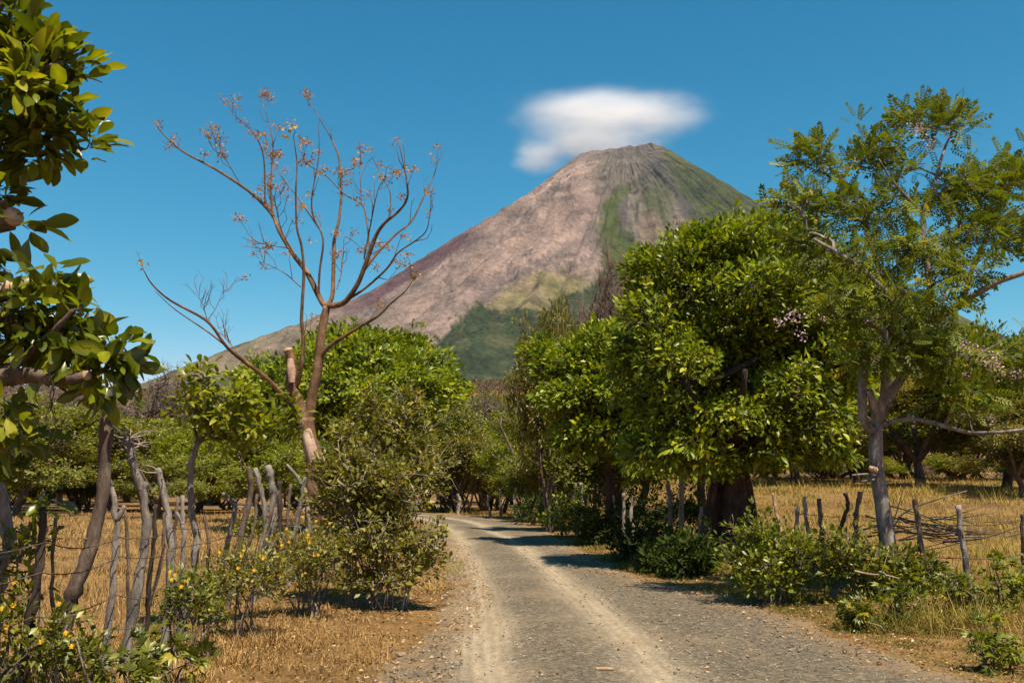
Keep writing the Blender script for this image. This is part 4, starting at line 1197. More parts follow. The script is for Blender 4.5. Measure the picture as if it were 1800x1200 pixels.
for (x, y, dd, r, dx, dz) in [(24, 381, -.02, .074, .03, .010), (18, 506, -.03, .060, .035, .004), (151, 660, -.2, .036, .025, .0)]:
    T = Tubes(); p = at(x, y, D + dd); v = np.array([dx, -.02, dz]); T.add(np.array([p - v * .4, p + v * .5]), [r, r * .97], 12)
    add('sawn_end', T.mesh('sawn_end', b, False), M['bark_cut'], lt)
T = Tubes(); g = np.random.default_rng(2)
for i in range(46):
    p = at(8 + g.normal() * 14, 545 + g.normal() * 9, D - .08 + g.normal() * .05); q = p + np.array([g.normal() * .05, g.normal() * .04, -g.uniform(.06, .32)])
    T.add(np.array([p, (p + q) / 2 + g.normal(size=3) * .03, q]), [.004, .003, .0015], 3, cap=False)
for (x0, y0, y1) in [(92, 640, 760), (96, 650, 800), (70, 660, 740), (88, 700, 770)]:
    n = 8; ys = np.linspace(y0, y1, n); T.add(np.array([at(x0 + 6 * math.sin(i * 1.3 + x0) - i * .9, y, D - .25) for i, y in enumerate(ys)]), np.linspace(.006, .002, n), 4, cap=False)
add('hanging_roots', T.mesh('hanging_roots', b), M['bark_dark'], lt)['kind'] = 'stuff'

# ------------------------------------------------------------------ fence posts
def post(name, label, pts, r0, r1, mat, group, stubs=(), d=None, twigs=0, leaves=None, knots=True, cat='post'):
    """pts: photo polyline from the base up; stands on the ground at its foot's distance d"""
    foot = at(pts[0][0], pts[0][1], d)
    gz = ground_z(foot[0], d)
    P = line_px(pts, d)
    bx = P[0][0] + (P[0][0] - P[1][0]) * max(0, (P[0][2] - gz)) / max(.05, (P[1][2] - P[0][2])) * .6
    base = np.array([bx, d, ground_z(bx, d)])
    if P[0][2] > gz + .02: P = np.vstack([base + [0, 0, -.12], P])
    else: P = np.vstack([[P[0][0], d, gz - .12], P[1:]])
    g = np.random.default_rng(int(pts[0][0]) * 7 + int(pts[0][1]))
    n = max(10, len(P) * 5)
    Q = smooth_line(P, n); Q[1:-1] += g.normal(size=(n - 2, 3)) * .006
    r = root(name, label, cat, base, group)
    R = np.linspace(r0, r1, n) * (1 + .10 * np.sin(np.arange(n) * 1.1 + g.random() * 6) + .06 * g.normal(size=n))
    T = Tubes(); T.add(Q, R, 9, wob=.16)
    if knots:
        for i in range(10):
            j = g.integers(2, n - 1); dv = norm(np.append(g.normal(size=2), .2)); p = Q[j] + dv * R[j] * .75
            T.add(np.array([p, p + dv * R[j] * .45]), [R[j] * .32, R[j] * .15], 6)
    add('stem', T.mesh('stem', base), mat, r)
    for s_ in stubs:
        S = line_px(s_[0], d); T = Tubes(); T.add(smooth_line(S, 6), np.linspace(s_[1], s_[2], 6), 7, wob=.15)
        add('branch_stub', T.mesh('branch_stub', base), mat, r)
    if twigs:
        T = Tubes()
        for i in range(twigs):
            p = Q[-1 - g.integers(0, max(1, n // 5))]; e = norm(g.normal(size=3) * np.array([1, .8, .4]) + [0, 0, .15]); L = g.uniform(.1, .34)
            q = p + e * L * .5; T.add(np.array([p, q, q + norm(e + g.normal(size=3) * .4) * L * .5]), [.008, .006, .003], 4, cap=False)
        add('dry_twigs', T.mesh('dry_twigs', base), M['twig_pale'], r)['kind'] = 'stuff'
    return r, base, Q

GL_ = 'gray living posts of the left fence'
BG, BD, BB = M['bark_gray'], M['bark_dark'], M['bark_brown']
LP = []
def lpost(label, pts, w0, w1, d, mat=BG, **k):
    r, base, Q = post('fence_post', label, pts, w0 * d / FPX / 2 * .76, w1 * d / FPX / 2 * .8, mat, GL_, d=d, **k)
    LP.append((base, Q)); return r, base, Q
lpost('pale gnarled thick stem cut by the left picture edge', [(-8, 1080), (4, 1000), (16, 960), (10, 905), (-4, 850)], 30, 24, 8.0)
pr = lpost('dark leaning post with a small leaf tuft at the lower left', [(35, 1195), (50, 1110), (68, 1000), (75, 930), (76, 893)], 26, 15, 7.4, BD)
p2 = lpost('tall thick dark living trunk topped with large leaves', [(112, 1100), (126, 1045), (158, 965), (180, 870), (186, 770), (188, 706)], 36, 28, 8.6, BB, cat='post')
lpost('forked slim gray post right of the tall dark trunk', [(180, 1190), (198, 1030), (206, 925), (198, 870), (191, 843)], 17, 12, 8.7, stubs=[([(206, 912), (214, 898), (219, 888)], .028, .018)])
lpost('tallest crooked gray post with dry twigs round its head', [(212, 1185), (238, 1055), (258, 935), (250, 862), (232, 800), (226, 770)], 25, 15, 8.9, twigs=26, stubs=[([(250, 860), (258, 848)], .05, .035), ([(232, 800), (224, 780), (219, 768)], .03, .02)])
lpost('thin dark straight post between two gray ones', [(254, 1185), (258, 1075), (270, 960), (274, 886)], 12, 9, 9.2, BD)
lpost('gray post with a few side twigs left of the pale pair', [(288, 1120), (299, 1000), (298, 935), (287, 862), (276, 824)], 20, 13, 10.2, twigs=5)
lpost('slender pale forked post in front of the leafy topped one', [(317, 1110), (322, 960), (321, 870)], 13, 9, 10.6, stubs=[([(322, 920), (314, 906), (310, 900)], .022, .016)])
p8 = lpost('curved gray living post carrying a leafy crown', [(332, 1040), (346, 965), (336, 880), (338, 815), (350, 772)], 17, 13, 11.4)
lpost('leaning pale post with a bent cut top', [(376, 1105), (389, 1000), (404, 935), (413, 890), (404, 880), (391, 867)], 12, 9, 11.9)
lpost('dark gray post with a bulky head behind the bent one', [(408, 1010), (426, 930), (441, 862), (436, 820)], 16, 13, 13.0, BB)
lpost('crooked pale post left of the thick straight one', [(452, 1000), (467, 925), (461, 870), (448, 822)], 13, 11, 14.0)
lpost('thick straight gray post with a flat sawn head', [(474, 975), (481, 890), (478, 850), (472, 818)], 18, 15, 14.6)
lpost('short dark post right of the thick straight gray one', [(490, 960), (492, 900), (491, 845)], 12, 10, 15.4, BD)
lpost('slanting pale post with a broken upper fork by the bare tree', [(514, 960), (527, 890), (537, 838)], 12, 8, 16.0, stubs=[([(530, 850), (518, 832), (504, 816)], .035, .02)])
lpost('narrow pale twisted stem right of the slanting post', [(546, 950), (541, 895), (537, 862)], 10, 7, 16.6)
lpost('thin brown stem half hidden in the olive bush', [(575, 960), (580, 880), (586, 825)], 9, 6, 16.8, BB)

for lb_, pts_, w0_, d_ in [('thin brown stake between the dark post and the tall dark trunk', [(96, 1150), (92, 1020), (98, 905)], 9, 8.2), ('thin forked stake left of the tallest crooked post', [(222, 1120), (226, 1000), (219, 890)], 8, 9.6), ('straight brown stake just right of the tallest crooked post', [(246, 1130), (282, 985), (290, 900)], 8, 9.9),
        ('thin gray stake left of the slender pale forked post', [(308, 1060), (306, 960), (312, 872)], 8, 11.0), ('short pale stake between the leafy topped post and the bent one', [(362, 1040), (366, 960), (360, 905)], 8, 12.4), ('thin stake right of the bulky headed post', [(428, 990), (446, 930), (452, 868)], 8, 13.6), ('thin stake in front of the thick straight post', [(462, 990), (470, 930), (490, 862)], 7, 14.3), ('last thin stake before the slanting post', [(504, 960), (506, 900), (512, 850)], 8, 15.8)]:
    lpost(lb_, pts_, w0_, w0_ * .8, d_, BB)
# leaves on living posts
def leaf_tuft(parent, base, centres, n, spread, size, mat, seed, bank, tips=.2, branches=True):
    g = np.random.default_rng(seed)
    C = np.array(centres); k = np.repeat(np.arange(len(C)), n)
    off = unit(len(k), g) * (g.random(len(k)) ** .5 * spread)[:, None]
    P = C[k] + off
    A = norm(off / spread + unit(len(k), g) * .5 + np.array([0, 0, .15])); N = norm(unit(len(k), g) * .5 + np.array([0, 0, .9]))
    S = size * g.uniform(.65, 1.2, len(k)); r = np.clip(.25 + .4 * g.random(len(C))[k] + .2 * g.normal(size=len(k)), 0, 1)
    o = P[:, 1].argsort(); m = min(300, len(P)); 
    hub = bpy.data.objects.new('crown', None); COL.objects.link(hub); hub.parent = parent
    s1 = o[:m]; place_leaves(bank, hub, base, P[s1], A[s1], N[s1], S[s1], r[s1])
    if len(P) > m:
        s2 = o[m:]; V, F, R = scatter(*leaf_near(.24, .3, .15), P[s2] - base, A[s2], N[s2], S[s2], r[s2])
        add('foliage', make_mesh('foliage', V, F, R), mat, hub)['kind'] = 'stuff'

leaf_tuft(pr[0], pr[1], [at(80, 882, 7.4), at(72, 890, 7.4), at(88, 886, 7.4)], 5, .06, .15, M['leaf_front'], 1, 'front')
leaf_tuft(p2[0], p2[1], [at(185, 690, 8.5), at(205, 668, 8.5), at(200, 640, 8.5), at(170, 672, 8.5), at(215, 690, 8.5)], 8, .12, .20, M['leaf_front'], 2, 'front')
# the curved post's crown
g = np.random.default_rng(14)
leaf_bank('post', M['leaf_bright'], 10, .26, 9)
spec = lobes_px([(350, 690, 40, 40, 0, .4), (400, 720, 60, 40, 0, .5), (440, 700, 50, 30, 0, .4), (460, 750, 55, 30, 0, .4), (370, 740, 50, 30, 0, .4), (330, 725, 30, 25, 0, .3), (410, 770, 50, 20, 0, .35), (365, 650, 20, 22, 0, .2), (500, 740, 40, 30, .3, .3)], 11.2)
pts, _ = lobes_points(spec, 130, g, .2, -1)
lim = [(line_px([(350, 775), (362, 768), (385, 772), (420, 765), (460, 745)], 11.4, -.2), .035, .012), (line_px([(362, 768), (378, 750), (380, 715), (372, 680)], 11.4, -.1), .03, .01), (line_px([(350, 775), (340, 750), (332, 725)], 11.4, 0), .02, .01)]
T, dirs, order = grow(lim, pts, g, .12, 4, 0, .004)
for Q, R in order: T.add(Q, R, 6)
add('branches', T.mesh('branches', p8[1]), BB, p8[0])
leaf_tuft(p8[0], p8[1], pts, 8, .10, .115, M['leaf_bright'], 3, 'post')

# right fence and the pale stems in the shade of the road trees
GR = 'weathered posts of the right fence'
RP = []
def rpost(label, pts, w0, w1, d, mat=BG, group=GR, **k):
    r, base, Q = post('fence_post', label, pts, w0 * d / FPX / 2 * .82, w1 * d / FPX / 2 * .82, mat, group, d=d, **k)
    RP.append((base, Q)); return r
rpost('pale gray post furthest right beyond the broken dark one', [(1706, 1066), (1698, 985), (1690, 940), (1684, 888)], 14, 11, 13.6)
rpost('dark weathered post left of the pale furthest right one', [(1628, 1060), (1622, 980), (1614, 920), (1608, 878)], 12, 10, 14.2, BB)
rpost('short dark post cut by the right picture edge', [(1799, 990), (1798, 940), (1797, 903)], 8, 7, 13.2, BD)
rpost('short thick post just left of the flowering trunk', [(1508, 960), (1504, 915), (1512, 864)], 12, 10, 16.0, BB)
rpost('dark curved stake between two short thick posts', [(1466, 960), (1484, 910), (1490, 885), (1486, 866)], 10, 8, 16.6, BD)
rpost('brown post in the middle of the right fence bush', [(1446, 960), (1442, 915), (1440, 876)], 10, 9, 17.4, BB)
rpost('pale lower crooked post standing in the right fence bush', [(1432, 1012), (1424, 960), (1416, 905), (1414, 872)], 11, 8, 16.2)
rpost('stubby gray post deep in the right fence bush', [(1400, 945), (1401, 915), (1404, 888)], 10, 8, 18.0)
rpost('thin pale stake by the gnarled trunk', [(1372, 935), (1364, 900), (1357, 866)], 8, 6, 19.0, M['stick'])
GS = 'pale living stems in the shade along the road'
for i, (x, yb, yt, w, d, lb_) in enumerate([(1096, 936, 866, 9, 27, 'whitest upright stem in the shade below the dense roadside crown'), (1080, 930, 870, 7, 28, 'slim pale stem just left of the whitest one'), (1112, 935, 872, 8, 26.5, 'grayish stem just right of the whitest one'),
        (1176, 950, 850, 12, 24, 'thick dark stem between the roadside crowns'), (1198, 950, 845, 14, 23.5, 'thick pale barked stem close to the gnarled trunk'), (1232, 955, 890, 8, 22, 'thin gray stem left of the gnarled trunk'), (1246, 950, 895, 7, 21.8, 'thinnest gray stem touching the gnarled trunk'),
        (1010, 905, 850, 8, 36, 'leaning pale stem above the dark hedge bushes'), (985, 902, 852, 6, 38, 'slim pale stem over the dark hedge bushes'), (1022, 908, 848, 9, 35, 'stout pale stem right of the leaning one'), (960, 896, 855, 6, 42, 'pale stem at the left end of the hedge bushes'),
        (925, 893, 858, 6, 46, 'pale stem right of centre at the bend'), (905, 893, 856, 6, 48, 'pale stem in the middle of the bend'), (880, 892, 862, 7, 50, 'whitish stem left of the middle of the bend'), (806, 893, 868, 9, 57, 'whitish thick stem at the end of the road'), (860, 893, 870, 6, 52, 'short whitish stem at the bend')]):
    ln = math.sin(i * 2.4) * 6
    rpost(lb_, [(x, yb), (x + ln * .5, (yb + yt) / 2), (x - ln * .4, yt)], w, w * .75, d, M['twig_pale'] if i % 3 != 1 else BG, GS, knots=False)

# barbed wire
def wire(label, pts, group, seed):
    g = np.random.default_rng(seed)
    P = []
    for a, c in zip(pts[:-1], pts[1:]):
        L = np.linalg.norm(c - a); n = max(4, int(L / .06)); t = np.linspace(0, 1, n, endpoint=False)[:, None]
        q = a + (c - a) * t; q[:, 2] -= (.05 * L * g.uniform(.2, 1.0)) * (4 * t * (1 - t))[:, 0]; P.append(q)
    P = np.vstack(P + [pts[-1][None]])
    P += g.normal(size=P.shape) * .003
    base = pts[0]
    T = Tubes(); T.add(P, .0045, 4, cap=False)
    for i in range(2, len(P) - 2, 2):
        for s_ in range(2):
            e = norm(g.normal(size=3)) * .022; T.add(np.array([P[i] - e, P[i] + e]), [.0018, .0012], 3, cap=False)
    o = add('barbed_wire', T.mesh('barbed_wire', base), M['wire'], None, tuple(base)); tag(o, label, 'wire', group)
def along(posts, h, side=.0):
    out = []
    for base, Q in posts:
        zz = Q[:, 2]; z = base[2] + h
        if z > zz[-1] - .05: z = zz[-1] - .08
        i = int(np.argmin(np.abs(zz - z))); out.append(Q[i] + np.array([.045 + side, -.05, 0]))
    return out
lw = [LP[i] for i in (1, 3, 4, 6, 9, 11, 12, 14)]
for h, lb_ in ((1.18, 'top rusty barbed strand of the left fence'), (.98, 'barbed strand second from the top of the left fence'), (.66, 'barbed strand second from the bottom of the left fence'), (.36, 'lowest barbed strand of the left fence')):
    p = along(lw, h); p = [p[0] + np.array([-.55, -1.6, .02])] + p
    wire(lb_, p, 'barbed wire of the left fence', int(h * 100))
rw = [RP[i] for i in (2, 0, 1, 3, 5, 7)]
for h, lb_ in ((1.0, 'upper barbed strand of the right fence'), (.55, 'lower barbed strand of the right fence')):
    wire(lb_, along(rw, h, -.09), 'barbed wire of the right fence', int(h * 77))

# ------------------------------------------------------------------ bushes and shrubs
def bush(name, label, px, d, spec, ntips, per, spread, size, leafmat, seed, stems=9, bark=None, flowers=0, tpl=None, group=None, nup=.5, tip=.0035, cat='bush', dry=0):
    g = np.random.default_rng(seed)
    b = on_ground(px, d)
    lobes = lobes_px(spec, d)
    pts, od = lobes_points(clumpy(lobes, g, 5) if ntips > 600 else lobes, ntips, g, .15, -1)
    sh = g.random(len(pts)) < .12; pts[sh] += norm(od[sh] + np.array([0, 0, .8])) * g.uniform(.05, .32, sh.sum())[:, None] * min(1, lobes[0][1][0] * 2)
    pts = pts[pts[:, 2] > terrain(pts[:, 0], pts[:, 1]) + .03]
    limbs = []
    for i in range(stems):
        l = lobes[i % len(lobes)]; e = l[0] + g.normal(size=3) * l[1] * .4
        p0 = b + np.array([g.normal() * .16 + (e[0] - b[0]) * .35, g.normal() * .12, -.06]); p0[2] = ground_z(p0[0], p0[1]) - .05
        m = (p0 + e) / 2 + np.array([(p0[0] - e[0]) * .12, g.normal() * .08, .06])
        limbs.append((np.array([p0, m, e]), .012 + .006 * g.random(), .005))
    T, dirs, order = grow(limbs, pts, g, .16, 4, .0, tip, .38, .014)
    for Q, R in order: T.add(Q, R, 5)
    for i in range(dry):
        p = pts[g.integers(len(pts))]; e = norm(g.normal(size=3) + [0, 0, .6]); T.add(np.array([p, p + e * .25, p + e * .25 + norm(e + g.normal(size=3) * .5) * .2]), [.005, .004, .002], 4, cap=False)
    r = root(name, label, cat, b, group)
    add('stems', T.mesh('stems', b), bark or M['twig_gray'], r)['kind'] = 'stuff'
    c = np.mean([l[0] for l in lobes], 0); c[2] = b[2]
    out = norm(pts - c)
    P, A, N, S, k = clump_leaves(pts, dirs, g, per, spread, size, out, nup=nup, flat=1.0)
    cl = g.random(len(pts)); rn = np.clip(.15 + .45 * cl[k] + .22 * g.normal(size=len(P)), 0, 1)
    V, F, R = scatter(*(tpl or leaf_mid(.26, .08, .12)), P - b, A, N, S, rn)
    add('foliage', make_mesh('foliage', V, F, R), leafmat, r)['kind'] = 'stuff'
    if flowers:
        top = pts[np.argsort(-(.5 * pts[:, 2] - .8 * (pts[:, 1] - d) + g.normal(size=len(pts)) * .16))[:flowers]]; top = top + np.array([0, -.07, .03])
        k = np.repeat(np.arange(len(top)), 6); a = np.tile(np.arange(6) / 6 * 6.283, len(top))
        ax = np.stack([np.cos(a), np.sin(a), np.full(len(a), .6)], 1) @ np.array([[1, 0, 0], [0, .6, -.8], [0, .8, .6]]).T
        V, F, R = scatter(*leaf_simple(.4, .05, .05), top[k] - b + [0, -.01, .03], norm(ax), np.tile([0, -.5, 1.], (len(k), 1)), np.full(len(k), .026), g.random(len(k)))
        add('flowers', make_mesh('flowers', V, F, R), M['flower_yellow'], r)['kind'] = 'stuff'
    return r

LB, LW, LS = M['leaf_bush'], M['leaf_weed'], M['leaf_shade']
bush('roadside_bush', 'large dusty olive bush at the left road edge below the domed tree', 665, 14.0,
     [(640, 770, 60, 50, .3, .5), (700, 750, 50, 55, .3, .5), (620, 850, 75, 65, 0, .6), (715, 850, 70, 70, 0, .6), (665, 940, 90, 75, -.1, .7), (735, 975, 40, 55, -.1, .4), (600, 960, 60, 65, 0, .5), (655, 720, 30, 35, .4, .3), (575, 890, 45, 60, .2, .4), (720, 710, 26, 30, .4, .3), (660, 1020, 75, 30, -.2, .5), (765, 950, 20, 40, -.2, .2), (665, 890, 90, 60, 0, .5), (640, 810, 70, 60, .1, .5), (740, 800, 40, 50, .2, .4)],
     1650, 9, .11, .080, LB, 51, 26, bark=M['twig_pale'], dry=190)
GY = 'yellow flowering shrubs along the left fence'
bush('flowering_shrub', 'yellow flowered shrub left of the large olive bush', 535, 12.6, [(520, 968, 60, 35, 0, .4), (560, 975, 50, 45, 0, .4), (540, 1010, 60, 30, 0, .4), (490, 1000, 40, 28, 0, .3)], 270, 8, .08, .055, LB, 52, 9, flowers=20, group=GY)
bush('flowering_shrub', 'yellow flowered shrub in front of the bent topped post', 435, 10.8, [(430, 1000, 55, 38, 0, .4), (475, 1010, 45, 40, 0, .4), (400, 1030, 40, 30, 0, .3)], 200, 8, .08, .055, LB, 53, 9, flowers=9, group=GY)
bush('flowering_shrub', 'yellow flowered shrub round the foot of the slender pale post', 335, 9.6, [(335, 1040, 45, 35, 0, .35), (310, 1075, 45, 30, 0, .35), (370, 1065, 40, 35, 0, .3)], 110, 8, .08, .06, LW, 54, 8, flowers=5, group=GY)
bush('flowering_shrub', 'yellow flowered weed clump at the bottom left corner', 90, 7.3, [(100, 1110, 45, 45, 0, .25), (60, 1150, 60, 40, 0, .25), (140, 1150, 40, 40, 0, .25), (20, 1080, 35, 50, 0, .25)], 130, 7, .07, .06, LW, 55, 9, flowers=9, group=GY)
palm = []
def leaf_palmate():
    V, F, k = [], [], 0
    v0, f0 = leaf_mid(.16, .05, .25)
    for a in (-70, -35, 0, 35, 70):
        r_ = math.radians(a); c_, s_ = math.cos(r_), math.sin(r_); L = .9 - abs(a) / 70 * .25
        p = v0 * L; V.append(np.stack([p[:, 0] * c_ + p[:, 1] * s_, -p[:, 0] * s_ + p[:, 1] * c_, p[:, 2]], 1)); F.append(f0 + k); k += 5
    return np.vstack(V), np.vstack(F)
GW = 'leafy weeds on the verges'
bush('leafy_weed', 'dark green hand leaved weed between the fence foot and the dry verge', 300, 8.3, [(290, 1130, 45, 30, 0, .25), (330, 1165, 40, 30, 0, .25), (250, 1165, 40, 25, 0, .25)], 30, 4, .07, .10, LW, 56, 8, tpl=leaf_palmate(), nup=1, group=GW, cat='weed')
bush('leafy_weed', 'dark green weed spreading below the crooked gray posts', 190, 7.6, [(180, 1160, 50, 35, 0, .25), (220, 1190, 60, 25, 0, .25)], 26, 4, .07, .095, LW, 57, 7, tpl=leaf_palmate(), nup=1, group=GW, cat='weed')
bush('leafy_weed', 'shaded weed tangle at the left picture edge by the gnarled stem', 10, 7.6, [(0, 980, 50, 50, 0, .25), (20, 1040, 45, 45, 0, .25), (50, 960, 25, 40, 0, .2)], 70, 6, .08, .07, LW, 58, 8, group=GW, cat='weed')
bush('leafy_weed', 'low green weed in the pasture behind the gray posts', 430, 17, [(440, 930, 30, 18, 0, .3)], 60, 7, .08, .09, LW, 59, 5, group=GW, cat='weed')
bush('fence_bush', 'bright yellow green bush at the right fence beside the shade', 1345, 14.6,
     [(1340, 950, 55, 50, 0, .5), (1310, 985, 45, 50, -.1, .4), (1385, 965, 55, 45, 0, .5), (1345, 1010, 60, 35, -.2, .4), (1400, 1000, 45, 40, -.1, .4)], 420, 10, .10, .075, M['leaf_bright'], 61, 12, dry=14)
bush('fence_bush', 'darker green undergrowth round the flowering trunk foot', 1530, 14.2,
     [(1500, 975, 60, 45, 0, .4), (1550, 1000, 60, 40, -.1, .4), (1450, 985, 45, 40, .1, .4), (1590, 1000, 50, 40, 0, .4), (1640, 1020, 35, 30, 0, .3)], 330, 8, .10, .085, LW, 62, 12, dry=26)
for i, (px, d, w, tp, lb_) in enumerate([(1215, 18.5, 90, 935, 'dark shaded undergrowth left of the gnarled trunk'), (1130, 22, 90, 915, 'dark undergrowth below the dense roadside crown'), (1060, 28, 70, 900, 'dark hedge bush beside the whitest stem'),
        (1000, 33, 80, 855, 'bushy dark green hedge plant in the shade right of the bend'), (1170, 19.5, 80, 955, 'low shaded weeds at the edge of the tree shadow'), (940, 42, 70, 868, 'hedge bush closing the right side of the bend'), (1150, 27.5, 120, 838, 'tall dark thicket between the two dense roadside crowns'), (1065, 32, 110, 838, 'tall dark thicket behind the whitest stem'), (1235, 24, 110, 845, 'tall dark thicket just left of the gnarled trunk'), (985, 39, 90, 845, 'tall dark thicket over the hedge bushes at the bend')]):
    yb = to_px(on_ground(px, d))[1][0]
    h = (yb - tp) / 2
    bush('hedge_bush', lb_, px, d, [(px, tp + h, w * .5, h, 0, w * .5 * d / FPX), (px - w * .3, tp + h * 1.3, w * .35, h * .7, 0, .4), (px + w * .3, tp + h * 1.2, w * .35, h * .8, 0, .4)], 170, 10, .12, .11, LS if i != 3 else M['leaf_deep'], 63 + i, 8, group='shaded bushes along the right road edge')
GV = 'leafy weeds on the verges'
for i, (px, d, w, h, lb_) in enumerate([(1585, 12.4, 44, 42, 'hand leaved green weed below the flowering trunk'), (1690, 12.6, 36, 40, 'hand leaved weed near the foot of the pale furthest right post'), (1770, 12.8, 40, 50, 'green weed in the dry grass at the right picture edge'), (1500, 12.0, 26, 26, 'small weed beside the dark stone on the right verge'), (1745, 9.4, 40, 46, 'green weed clump near the lower right corner')]):
    yb = to_px(on_ground(px, d))[1][0]
    bush('leafy_weed', lb_, px, d, [(px, yb - h, w, h, 0, w * d / FPX)], 44, 4, .05, .085, LW if i % 2 else M['leaf_bright'], 80 + i, 5, tpl=leaf_palmate(), nup=1, group=GV, cat='weed')

# ------------------------------------------------------------------ sticks, stones
def sticks(name, label, cat, items, mat, base_px, d, group=None):
    b = on_ground(base_px, d); r = root(name, label, cat, b, group)
    for pts, r0, r1, dd in items:
        T = Tubes(); P = line_px(pts, d, dd)
        P[:, 2] = np.maximum(P[:, 2], terrain(P[:, 0], P[:, 1]) + r0)
        T.add(smooth_line(P, 8), np.linspace(r0, r1, 8), 6, wob=.15); add('stick', T.mesh('stick', b), mat, r)
    return r
sticks('fallen_branch', 'pale bare branch lying in the undergrowth by the flowering trunk', 'branch', [([(1502, 1003), (1530, 1009), (1556, 1010), (1580, 1016)], .016, .008, 0), ([(1548, 1010), (1555, 990), (1562, 966)], .008, .004, 0)], M['stick'], 1530, 13.6)
g = np.random.default_rng(77)
items = []
for i in range(46):
    x, y = 1655 + g.normal() * 48, 935 + g.normal() * 18; a = g.uniform(-.7, .5); L = g.uniform(30, 75)
    items.append(([(x - L * math.cos(a), y + L * math.sin(a) * .6), (x, y + g.normal() * 6), (x + L * math.cos(a), y - L * math.sin(a) * .6)], g.uniform(.006, .016), .004, g.normal() * .5))
sticks('brush_pile', 'heap of dry cut branches behind the right fence', 'brush pile', items, M['twig_gray'], 1655, 15.2)
sticks('fallen_branch', 'forked dead branch leaning in the right pasture beside the flowering trunk', 'branch', [([(1568, 930), (1590, 900), (1640, 880), (1700, 862)], .016, .006, 0), ([(1568, 925), (1582, 880), (1592, 840)], .012, .005, 0)], M['twig_pale'], 1568, 16.5)
sticks('fallen_branch', 'long straight dry cane lying in the verge grass at lower right', 'branch', [([(1675, 1104), (1720, 1106), (1770, 1105)], .008, .005, .2)], M['stick'], 1675, 11.4)

def stone(name, label, px, py, w, h, mat, seed, cat='stone', group=None, dep=None):
    p = at(px, py, 1.0); d = dep or EYE / (EYE - p[2]); b = on_ground(px, d)
    g = np.random.default_rng(seed); n, m = 10, 7
    V = []
    for j in range(m):
        t = math.pi * j / (m - 1)
        for i in range(n):
            a = 2 * math.pi * i / n; q = 1 + .28 * (g.random() - .5)
            V.append([w / 2 * math.sin(t) * math.cos(a) * q, w * .36 * math.sin(t) * math.sin(a) * q, h * .6 * (.30 + .55 * math.cos(t)) * (1 + .2 * (g.random() - .5))])
    F = [[j * n + i, j * n + (i + 1) % n, (j + 1) * n + (i + 1) % n, (j + 1) * n + i] for j in range(m - 1) for i in range(n)]
    me = make_mesh(name, np.array(V), np.array(F)); o = add(name, me, mat, None, tuple(b)); o.rotation_euler = (0, 0, g.random() * 6)
    tag(o, label, cat, group); return o
GST = 'pale stones along the left road edge'
for i, (x, y, w, h, lb_) in enumerate([(783, 1047, .13, .05, 'largest pale stone at the left road edge below the bush'), (809, 1048, .06, .03, 'small pale stone just right of the largest edge stone'), (783, 1074, .13, .06, 'flat pale stone nearest the dry verge on the left'), (796, 1075, .07, .04, 'small stone beside the flat pale one'), (764, 1124, .09, .04, 'lone pale stone at the edge of the left gravel'), (820, 1037, .07, .03, 'pale stone furthest up the left road edge'), (710, 1152, .13, .07, 'gray stone half sunk in the dry verge')]):
    stone('stone', lb_, x, y, w, h, M['stone'], 300 + i, group=GST)
stone('stone', 'dark jagged rock in the shade of the right verge', 1462, 1062, .24, .26, M['stone'], 320)
stone('clod', 'black flat clod on the right road edge', 1208, 1044, .26, .06, M['bark_dark'], 321, cat='clod')
T = Tubes(); p = at(1063, 1184, 1.0); d = EYE / (EYE - p[2]); bb = at(1048, 1185, d); ee = at(1079, 1182, d); bb[2] = ee[2] = .045
T.add(np.array([bb, (bb + ee) / 2, ee]) - bb, [.014, .016, .012], 6, wob=.3)
o = add('stick', T.mesh('stick'), M['stick'], None, tuple(bb)); tag(o, 'short pale stick lying on the road in front', 'stick')

# loose gravel on the road
def build_gravel():
    g = np.random.default_rng(91)
    n = 17000
    d = 6.5 + 22 * g.random(n) ** 1.7
    u = g.random(n); L, R = road_l(d) - .1, road_r(d) + .1
    X = L + (R - L) * u; mid = np.interp(d, RD, RMID)
    tr = np.exp(-((np.abs(X - mid) - .76) / .33) ** 2); keep = g.random(n) > tr * .85
    X, d = X[keep], d[keep]; n = len(X)
    oct_v = np.array([[1, 0, 0], [0, 1, 0], [-1, 0, 0], [0, -1, 0], [0, 0, .8], [0, 0, -.6]]) * .5
    oct_f = np.array([[0, 1, 4], [1, 2, 4], [2, 3, 4], [3, 0, 4], [1, 0, 5], [2, 1, 5], [3, 2, 5], [0, 3, 5]])
    A = unit(n, g); A[:, 2] *= .2; N = np.tile([0., 0, 1], (n, 1)) + unit(n, g) * .3
    S = .007 + .034 * g.random(n) ** 5.0
    P = np.stack([X, d, np.full(n, .022)], 1)
    V, F, Rr = scatter(oct_v, oct_f, P, A, N, S, g.random(n))
    m = leaf_mat('gravel', [(0, (.10, .082, .060)), (.6, (.20, .168, .125)), (.9, (.33, .275, .21)), (1, (.45, .38, .28))], .9, .0, .2)
    o = add('gravel', make_mesh('gravel', V, F, Rr), m); tag(o, 'loose gray gravel scattered over the road', 'gravel', None, 'stuff')
build_gravel()

